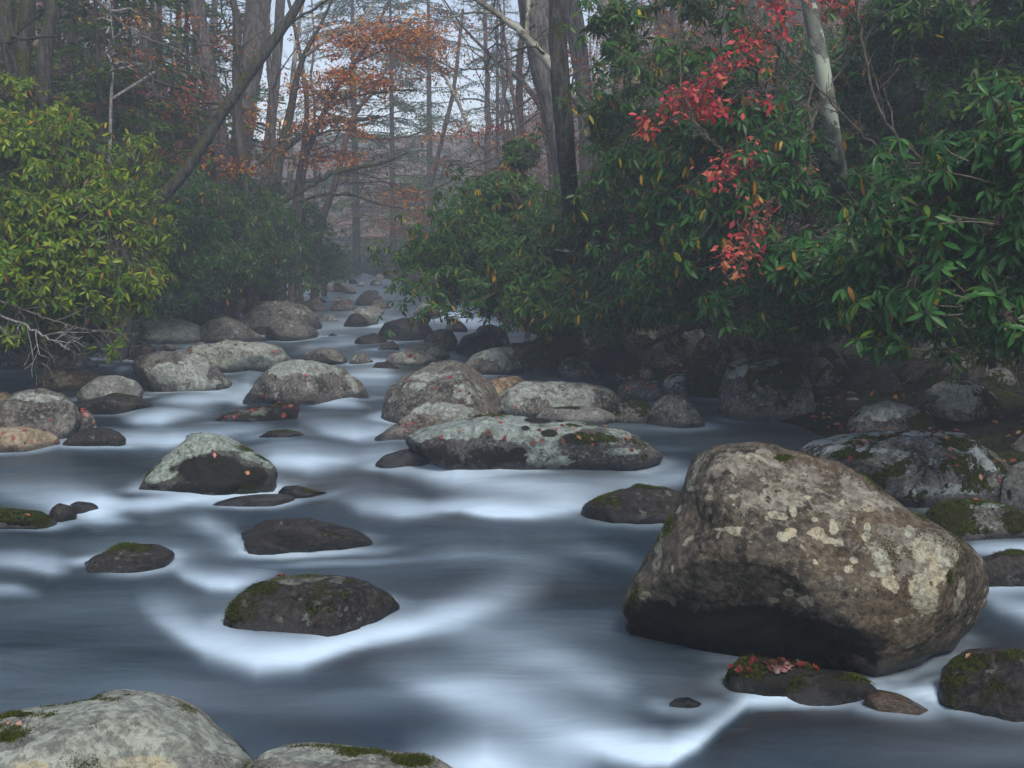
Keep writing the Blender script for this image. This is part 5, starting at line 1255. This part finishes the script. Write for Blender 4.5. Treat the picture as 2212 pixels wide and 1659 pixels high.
def wood_tree(name, label, group, H, R, mat, seed, limbs=11, leaf=None, lo=.25, limb_len=3.0, loc=(0, 0, 0), lvl=3):
    rng = np.random.default_rng(seed); base = np.zeros(3)
    root = empty(name, loc); tag(root, label, 'tree', group)
    n = 40; t = np.linspace(0, 1, n); A = np.stack([np.cumsum(rng.normal(size=n)) * .035, np.cumsum(rng.normal(size=n)) * .035, t * H - .3], 1)
    A[:, :2] += np.outer(t, rng.normal(size=2) * .6)
    Rr = R * (1 - t * .8) * (1 + .4 * np.exp(-t * 25))
    link('trunk', Tubes(9).add(A, Rr, bump=.12, seed=seed).mesh('trunk'), M[mat], root)
    segs, tips = [], []
    for i in range(limbs):
        tt = lo + (1 - lo) * (i + rng.random()) / limbs; k = min(int(tt * n), n - 1)
        dirp = unit(np.array([math.cos(i * 2.4), math.sin(i * 2.4), rng.uniform(.1, .9)]))
        grow(segs, tips, rng, A[k], dirp, limb_len * (1.25 - tt) * rng.uniform(.7, 1.2), Rr[k] * .42, lvl - 1, kids=5)
    tag(link('branch_tangle', limbs_mesh('branch_tangle', segs, base), M[mat], root), kind='stuff')
    if leaf:
        me, _ = tip_leaves(rng, tips, leaf[0], leaf[1], leaf[2], base, spread=.16)
        tag(link('foliage', me, M['thinleaf'], root), kind='stuff')
    return root

GREENS = [(0.055, 0.125, 0.012), (0.085, 0.160, 0.012), (0.035, 0.085, 0.012), (0.115, 0.165, 0.012)]
def hemlock(label, group, H, R, seed, loc, dens=70):
    rng = np.random.default_rng(seed); root = empty('hemlock_tree', loc); tag(root, label, 'tree', group)
    t = np.linspace(0, 1, 30); A = np.stack([t * 0, t * 0, t * H - .3], 1)
    link('trunk', Tubes(8).add(A, R * (1 - t * .9), bump=.1, seed=seed).mesh('trunk'), M['bark_brown'], root)
    segs = []; PP, XX, SS = [], [], []
    nb = int(H * 9)
    for i in range(nb):
        h = .08 + .92 * rng.random() ** .9; a = rng.random() * 6.28; L_ = (1 - h) ** .7 * H * .26 * rng.uniform(.6, 1.15) + .2
        z0 = h * H; s = np.linspace(0, 1, 7)[:, None]; dv = np.array([math.cos(a), math.sin(a), 0])
        pts = np.array([0, 0, z0]) + dv * L_ * s + np.array([0, 0, 1]) * (L_ * (.10 * s - .30 * s * s)) + rng.normal(size=(7, 3)) * .02
        segs.append((pts, np.linspace(.022, .005, 7), 0))
        m = int(dens * L_); q = rng.random(m) ** .7; si = q * 6; ii = np.clip(si.astype(int), 0, 5); fr = (si - ii)[:, None]
        c = pts[ii] * (1 - fr) + pts[ii + 1] * fr; side = np.array([-dv[1], dv[0], 0])
        w = rng.normal(size=m) * L_ * .16 * (1.15 - q)
        c = c + side * w[:, None] + np.array([0, 0, 1]) * (rng.normal(size=m) * .025 - np.abs(w) * .25)[:, None]
        x = unit(dv + side * np.sign(w)[:, None] * 1.0 + rng.normal(size=(m, 3)) * .35 + np.array([0, 0, -.25]))
        PP.append(c); XX.append(x); SS.append(rng.uniform(.10, .20, m))
    p, x, s = map(np.concatenate, (PP, XX, SS)); n = len(p)
    col = np.array(GREENS)[rng.integers(0, 4, n)] * (1 + .2 * rng.normal(size=(n, 1))).clip(.5, 1.6)
    tpl = leaf_tpl(.30, .10, .0, 1)
    nr = unit(np.array([0, 0, 1.]) + rng.normal(size=(n, 3)) * .35)
    tag(link('foliage', leaves_mesh('foliage', tpl, p, x, nr, s, col), M['needle'], root), kind='stuff')
    tag(link('branch_tangle', limbs_mesh('branch_tangle', segs, np.zeros(3)), M['bark_brown'], root), kind='stuff')
    return root

def ground_at(u, d, dz=0.0):
    q = P(u, 530, d); return (q[0], q[1], float(terrain_z(q[0], q[1])) + dz)
GW = 'bare trees of the misty wood'; GO = 'russet-leaved trees of the wood'; GH = 'hemlocks of the wood'
kinds = [
 wood_tree('bare_tree', 'bare grey tree standing in the misty wood', GW, 15, .16, 'bark_grey', 101, loc=ground_at(340, 34)),
 wood_tree('bare_tree', 'bare grey tree standing in the misty wood', GW, 17, .20, 'bark_brown', 102, loc=ground_at(1420, 32)),
 wood_tree('bare_tree', 'bare grey tree standing in the misty wood', GW, 12, .10, 'bark_pink', 103, loc=ground_at(260, 30), limb_len=2.4),
]
rust = [
 wood_tree('beech_tree', 'tree with thin russet leaves standing in the wood', GO, 9, .08, 'bark_grey', 104, loc=ground_at(470, 33), leaf=(2600, .11, RUST + ORANGE), lo=.12, limb_len=2.6),
 wood_tree('beech_tree', 'tree with thin russet leaves standing in the wood', GO, 7, .06, 'twig_pale', 105, loc=ground_at(300, 26), leaf=(2000, .10, RUST), lo=.10, limb_len=2.2),
 wood_tree('beech_tree', 'tree with thin russet leaves standing in the wood', GO, 8, .07, 'bark_brown', 106, loc=ground_at(1560, 27), leaf=(1500, .11, RUST + AMBER), lo=.15, limb_len=2.4),
]
hem = [hemlock('tall green hemlock with drooping sprays beside the orange maple', 'hemlocks near the bend', 15, .17, 107, ground_at(850, 46)),
       hemlock('small dark hemlock behind the leggy yellow-green shoots', 'hemlocks near the bend', 8, .10, 108, ground_at(230, 19), dens=90)]
copy_tree(hem[0], ground_at(930, 58), 1.2, 1.3, 'blurred hemlock deep in the fog at the bend', 'hemlocks near the bend')
copy_tree(hem[1], ground_at(150, 22), 2.2, 1.1, 'dark hemlock behind the three-stemmed tree', 'hemlocks near the bend')
copy_tree(hem[1], ground_at(330, 23), 4.2, 1.15, 'hemlock with low sprays near the leaning mossy trunk', 'hemlocks near the bend')
copy_tree(hem[0], ground_at(770, 50), 3.0, 1.25, 'hemlock rising behind the curving maple trunk', 'hemlocks near the bend')
copy_tree(hem[0], ground_at(1075, 60), 5.0, 1.1, 'thin hemlock in fog near the great grey trunk', 'hemlocks near the bend')
rng = np.random.default_rng(77)
def scatter(n, kindlist, label, group, smin, smax, dmin, dmax, near_clear):
    k = 0; tries = 0
    while k < n and tries < 9000:
        tries += 1
        y = dmin + (dmax - dmin) * rng.random() ** .85; x = rng.uniform(-.62, .62) * y
        l = np.interp(y, LEFT[:, 0], LEFT[:, 1]); r = np.interp(y, RIGHT[:, 0], RIGHT[:, 1])
        dd = max(l - x, x - r)
        if dd < near_clear: continue
        if y > 36 and l - 2 < x < -.02 * y and rng.random() < .97: continue
        z = float(terrain_z(x, y))
        copy_tree(kindlist[k % len(kindlist)], (x, y, z), rng.random() * 6.28, rng.uniform(smin, smax), label, group); k += 1
sap = []
for i_, (mt_, lf_) in enumerate((('twig', None), ('twig_pale', None), ('bark_brown', (260, .09, RUST + ORANGE)))):
    sap.append(wood_tree('sapling', 'thin sapling tangled among the trunks of the wood', 'saplings of the wood', 6.5, .035, mt_, 201 + i_, loc=ground_at(200 + 150 * i_, 21 + i_), limbs=14, leaf=lf_, lo=.12, limb_len=1.7))
scatter(110, sap, 'thin sapling tangled among the trunks of the wood', 'saplings of the wood', .7, 1.5, 17, 55, 1.2)
for k_, (u_, d_, s_) in enumerate([(60, 18.5, 1.0), (300, 20, .95), (420, 25, 1.2), (180, 26, 1.4), (20, 24, 1.3), (520, 31, 1.3), (350, 31, 1.5)]):
    copy_tree(hem[1], ground_at(u_, d_), k_ * 1.3, s_, ['hemlock boughs hanging between two stems of the forked tree', 'hemlock filling the space under the slanting mossy trunk', 'hemlock close against the slim bending grey trunk', 'taller hemlock rising above the leggy shoots', 'hemlock at the outer edge of the woods past the forked tree', 'hemlock screened by the thick furrowed trunk', 'largest hemlock of the slope, deepest among the trunks'][k_], 'hemlocks crowding the near slope')
for k_, (u_, d_, s_) in enumerate([(1104, 31, .8), (1066, 38, .9), (1135, 27, .7), (700, 33, .85), (610, 24, .7), (545, 21.5, .65), (470, 27, .8)]):
    copy_tree(kinds[(k_ + 2) % 3], ground_at(u_, d_), k_ * 2.1, s_, ['bare tree just beside the great furrowed trunk', 'bare tree dim behind the arching pale limb', 'bare tree showing between the two big trunks', 'bare tree behind the curving maple trunk', 'bare tree rising behind the slim grey trunk', 'bare tree behind the thick furrowed grey trunk', 'bare tree beside the bending grey trunk', 'bare tree rising through the orange maple leaves', 'ghostly bare tree standing deep in the misty gap'][k_], 'bare trees flanking the misty gap')
scatter(130, kinds, 'bare grey tree standing in the misty wood', GW, .75, 1.25, 24, 120, 2.5)
scatter(150, rust, 'tree with thin russet leaves standing in the wood', GO, .45, 1.15, 19, 100, 1.5)
scatter(46, hem, 'dark hemlock standing in the wood', GH, .6, 1.1, 28, 100, 3.0)

# ---- loose branches
def loose_branch(label, d, pts, mat, seed, name='dead_branch', kids=True):
    rng = np.random.default_rng(seed)
    dd = d if isinstance(d, (list, tuple)) else [d] * len(pts)
    w = np.array([P(u, v, q) for (u, v, _), q in zip(pts, dd)]); r = np.array([x * q / FPX / 2 for (_, _, x), q in zip(pts, dd)])
    s = np.linspace(0, len(w) - 1, 24); A = np.stack([np.interp(s, np.arange(len(w)), w[:, k]) for k in range(3)], 1); R = np.interp(s, np.arange(len(w)), r)
    A[1:-1] += rng.normal(size=(22, 3)) * .008
    base = A[0].copy(); root = empty(name, tuple(base)); tag(root, label, 'branch')
    link('limb', Tubes(6).add(A - base, R, bump=.1).mesh('limb'), M[mat], root)
    segs, tips = [], []
    if kids:
        for k in range(3, 22, 2): grow(segs, tips, rng, A[k], unit(unit(A[k + 1] - A[k]) + rng.normal(size=3) * .7), rng.uniform(.2, .6), R[k] * .6, 1, kids=3, up=0)
        tag(link('twig_tangle', limbs_mesh('twig_tangle', segs, base), M[mat], root), kind='stuff')
loose_branch('pale bare branch hanging under the yellow-green bush above the bank', 11.6, [(-30,640,5),(60,672,4),(120,695,4),(200,715,3),(300,722,2)], 'twig', 1)
loose_branch('thin pale twig crossing the bank below the yellow-green bush', 11.4, [(-30,672,6),(50,700,6),(110,735,4),(150,755,3)], 'twig_pale', 2)
loose_branch('long thin bare branch drooping across the woods above the leggy shoots', 14.5, [(190,-20,6),(240,30,5),(300,75,4),(380,105,4),(450,160,3),(500,215,2)], 'twig', 7)
loose_branch('bare vine-like twig hanging down beside the slanting mossy trunk', 15, [(290,-20,3),(310,60,3),(330,160,3),(336,240,2)], 'twig', 8)
loose_branch('fine bare bough reaching into the mist from the arching pale limb', 15, [(1180,60,6),(1120,120,5),(1040,150,4),(980,150,3),(930,120,2)], 'bark_grey', 9)
loose_branch('slender bare bough dipping over the misty stream', 18, [(1110,330,5),(1040,350,4),(960,400,4),(900,420,3),(860,430,2)], 'twig', 10)
loose_branch('brown bough slanting up through the dark shrubs beside the mottled trunk', 8.6, [(1960,330,8),(1900,240,7),(1870,130,6),(1850,20,5),(1845,-40,4)], 'bark_brown', 11)
loose_branch('thin brown bough crossing in front of the mottled trunk', 8.8, [(1930,340,6),(1860,290,5),(1780,200,5),(1700,120,4),(1640,60,3)], 'bark_brown', 12)
loose_branch('forked brown twig rising before the scarlet leaves', 8.9, [(1560,330,6),(1500,270,5),(1470,180,4),(1465,60,3)], 'bark_brown', 13)
loose_branch('dead pole lying across the stones under the dark green bush', [24, 23.4, 22.5], [(600,662,7),(640,678,7),(684,706,6)], 'twig', 3, kids=False)
loose_branch('reddish arching bough bare of leaves beneath the blue-green shrub', 7.2, [(2300,650,9),(2212,680,8),(2150,705,6),(2090,712,4),(2050,730,3)], 'bark_pink', 4)
loose_branch('long reddish twig sweeping low past the white-spotted boulder', 7.3, [(2300,765,7),(2200,760,6),(2100,762,4),(2020,750,3)], 'bark_pink', 5)
loose_branch('dark rotten limb slumped across the shaded mossy bank', [12, 13, 14, 15], [(1560,690,16),(1480,710,14),(1420,735,12),(1380,760,8)], 'bark_brown', 6)

# ------------------------------------------------------------------ fallen leaves on the rocks
RED_F = [(0.22, 0.024, 0.022), (0.30, 0.060, 0.048), (0.11, 0.014, 0.014), (0.28, 0.10, 0.06)]
BRN_F = [(0.16, 0.055, 0.028), (0.24, 0.10, 0.05), (0.30, 0.15, 0.035), (0.11, 0.04, 0.022), (0.20, 0.05, 0.03)]
FL = {}
def fleaf_mesh(tname, tpl, col):
    k = (tname, col)
    if k not in FL:
        v, f = tpl; v = v - np.array([.5, 0, 0]); v = v.copy(); v[:, 2] += 0.12 + 0.10 * np.sin(v[:, 0] * 5 + v[:, 1] * 7)
        me = new_mesh('fallen_leaf', v, f, np.full(len(f), 3), {'Col': np.tile(np.array(col), (len(v), 1))}); me.materials.append(M['litter']); FL[k] = me
    return FL[k]
rngf = np.random.default_rng(9)
def drop_leaves(key, spec, cols, label, group=None, size=.07, n=0, region=None, minup=.15):
    R_ = ROCKS[key]; cand = np.nonzero(R_['front'] & (R_['n'][:, 2] > minup) & (R_['hh'] > .03) & ((R_['n'] * (CAMP - R_['w'])).sum(1) > 0))[0]
    ps = list(spec)
    if n and len(cand):
        c2 = cand if region is None else cand[(R_['U'][cand] > region[0]) & (R_['U'][cand] < region[2]) & (R_['V'][cand] > region[1]) & (R_['V'][cand] < region[3])]
        for i in rngf.choice(c2, min(n, len(c2)), replace=False): ps.append((R_['U'][i], R_['V'][i]))
    for q in ps:
        if not len(cand): return
        i = cand[np.argmin((R_['U'][cand] - q[0]) ** 2 + (R_['V'][cand] - q[1]) ** 2)]
        lobed = rngf.random() < .45; c = cols[rngf.integers(0, len(cols))]
        me = fleaf_mesh('lobed' if lobed else 'oval', LEAF_LOBED if lobed else LEAF_OVAL, c)
        nrm = unit(R_['n'][i] + rngf.normal(size=3) * .14); t = unit(np.cross(nrm, rngf.normal(size=3))); b_ = np.cross(nrm, t); s = size * rngf.uniform(.42, .85)
        o = bpy.data.objects.new('fallen_leaf', me); COL.objects.link(o); w = R_['w'][i] + nrm * .002
        o.matrix_basis = Matrix(((t[0] * s, b_[0] * s, nrm[0] * s, w[0]), (t[1] * s, b_[1] * s, nrm[1] * s, w[1]), (t[2] * s, b_[2] * s, nrm[2] * s, w[2]), (0, 0, 0, 1)))
        tag(o, label, 'leaf', group or 'leaves lying on one boulder, ' + key)
drop_leaves('cap', [(464,984)], [(0.46,.12,.10)], 'pink leaf stuck to the dark face of the lichen-capped boulder', size=.06, minup=-.2)
drop_leaves('cap', [(535,1022)], [(0.40,.17,.05)], 'tan leaf stuck low on the lichen-capped boulder', size=.06, minup=-.2)
drop_leaves('w', [(606,1240),(615,1240),(600,1238)], [(0.20,.05,.02)], 'crumpled red-brown leaf on the crest of the dark mossy dome', size=.07)
drop_leaves('cc', [(905,922),(955,943),(995,932),(1057,932),(1092,944),(1153,957),(1020,908),(1040,895),(1050,893),(1060,894),(1035,899),(1165,930),(1215,920)], RED_F, 'red leaf lying on the pale lichen of the long pointed boulder', 'red leaves on the long pointed boulder', size=.085, n=3, minup=-.1)
drop_leaves('cc', [], RED_F + BRN_F, 'rust-coloured leaf caught in the moss of the long pointed boulder', 'rusty leaves in the moss of the long pointed boulder', size=.07, n=22, region=(1200, 915, 1420, 1000), minup=-.1)
drop_leaves('zz', [], BRN_F + RED_F[:1], 'brown autumn leaf on the wide mossy slab', 'brown leaves on the wide mossy slab', size=.07, n=46)
drop_leaves('zz', [(1900,932)], [(0.45,.22,.02)], 'bright amber leaf near the crest of the wide mossy slab', size=.085)
drop_leaves('aa', [], RED_F, 'red leaf on the big grey dome-shaped boulder', 'red leaves on the dome-shaped boulder', size=.085, n=11)
drop_leaves('bb', [], RED_F, 'red leaf on the sloping grey boulder', 'red leaves on the sloping grey boulder', size=.085, n=6)
drop_leaves('ff', [(1105,838),(1115,842),(1320,842)], RED_F, 'red leaf on the long smooth grey boulder', 'red leaves on the long smooth grey boulder', size=.08, n=3)
drop_leaves('ee', [], RED_F, 'pink leaf on the orange-tan boulder', 'pink leaves on the orange-tan boulder', size=.08, n=6)
drop_leaves('d', [], RED_F, 'red leaf on the broad flat pale boulder', 'red leaves on the broad flat boulder', size=.10, n=18)
drop_leaves('f', [(570,852),(575,855),(566,857),(662,812),(735,792)], RED_F, 'wet red leaf on the rounded pale-streaked boulder', 'red leaves on the pale-streaked boulder', size=.09, minup=-.3)
drop_leaves('e', [(464,805),(376,768)], RED_F, 'small red leaf on the yellow-green lichened boulder', 'leaves on the yellow-green lichened boulder', size=.08)
drop_leaves('n', [], RED_F, 'red leaf plastered on the dark wedge of rock', 'red leaves on the dark wedge of rock', size=.10, n=20, minup=-.1)
drop_leaves('l', [], RED_F, 'red leaf in the cleft of the small wet boulder', 'red leaves on the small wet boulder', size=.10, n=10, minup=-.2)
drop_leaves('k', [], RED_F[:3], 'maroon leaf on the yellow-lichened boulder', 'maroon leaves on the yellow-lichened boulder', size=.08, n=12)
drop_leaves('j', [], RED_F, 'pinkish leaf on the large steep grey boulder', 'leaves on the steep grey boulder', size=.07, n=5)
drop_leaves('s', [(60,1112)], [(0.45,.14,.05)], 'orange leaf on the mossy olive boulder', size=.09)
drop_leaves('x', [(20,1565),(42,1566)], [(0.50,.26,.18)], 'pinkish curled leaf on the closest pale boulder', 'curled leaves on the closest pale boulder', size=.06)
drop_leaves('a8', [], [(0.10, 0.012, 0.014), (0.16, 0.018, 0.018), (0.07, 0.02, 0.012)], 'maroon leaf lodged on the wet stone under the huge boulder', 'maroon leaves under the huge boulder', size=.07, n=34, region=(1570, 1400, 1790, 1450))
drop_leaves('a7', [(2092,1418)], [(0.5,.26,.14)], 'curled tan leaf on the knobbly mossy boulder', size=.06)
drop_leaves('vv', [], BRN_F + RED_F[:1], 'brown leaf on the tall cleft boulder', 'brown leaves on the tall cleft boulder', size=.08, n=12)
drop_leaves('ut', [], RED_F + BRN_F, 'pinkish leaf heaped on the low shelf of rock', 'leaves on the low shelf of rock', size=.09, n=30)
drop_leaves('xx', [(2010,882)], [(0.5,.26,.04)], 'amber leaf on the blue-white lichened dome', size=.07)
drop_leaves('yy', [], BRN_F, 'brown leaf on the broad shadowed boulder', 'brown leaves on the broad shadowed boulder', size=.07, n=7)
drop_leaves('ze', [], BRN_F, 'brown leaf on the mossy knoll of rock', 'brown leaves on the mossy knoll', size=.07, n=10)
drop_leaves('ll', [], RED_F, 'red leaf on the pale flat-topped boulder', 'red leaves on the pale flat-topped boulder', size=.09, n=10)
drop_leaves('a5', [(2110,1078)], [(0.5,.16,.05)], 'orange leaf on the moss-draped boulder', size=.07)
drop_leaves('fc', [], RED_F, 'pink leaf on the misty boulder', 'pink leaves on the misty boulder', size=.12, n=14)

# loose leaf litter lying on the two banks
def litter():
    rng = np.random.default_rng(3); n = 9000
    y = rng.uniform(4, 45, n); side = rng.random(n) < .5
    l = np.interp(y, LEFT[:, 0], LEFT[:, 1]); r = np.interp(y, RIGHT[:, 0], RIGHT[:, 1])
    off = 0.1 + 9 * rng.random(n) ** 1.6; x = np.where(side, l - off, r + off)
    z = terrain_z(x, y) + .045
    xd = unit(rng.normal(size=(n, 3)) * np.array([1, 1, .25])); nr = unit(np.array([0, 0, 1.]) + rng.normal(size=(n, 3)) * .35)
    cols = np.array(BRN_F + RED_F[:1])[rng.integers(0, 6, n)]
    tag(link('leaf_litter', leaves_mesh('leaf_litter', LEAF_OVAL, np.stack([x, y, z], 1), xd, nr, rng.uniform(.05, .11, n), cols), M['litter']), kind='stuff')
litter()

# ------------------------------------------------------------------ haze over the whole valley
def haze():
    x0, x1, y0, y1, z0, z1 = -90, 80, -14, 165, -3.0, 44.0
    v = np.array([(x, y, z) for x in (x0, x1) for y in (y0, y1) for z in (z0, z1)], float)
    f = [(0, 1, 3, 2), (4, 6, 7, 5), (0, 4, 5, 1), (2, 3, 7, 6), (0, 2, 6, 4), (1, 5, 7, 3)]
    me = new_mesh('haze', v, f, [4] * 6)
    m, nt, N, L = nodemat('haze_air')
    pv = N.new('ShaderNodeVolumePrincipled'); pv.inputs['Color'].default_value = (0.80, 0.88, 0.97, 1); pv.inputs['Density'].default_value = HAZE
    pv.inputs['Anisotropy'].default_value = 0.1
    o = N.new('ShaderNodeOutputMaterial'); L.new(pv.outputs[0], o.inputs['Volume'])
    ob = link('haze', me, m); tag(ob, kind='stuff')
if HAZE > 0: haze()
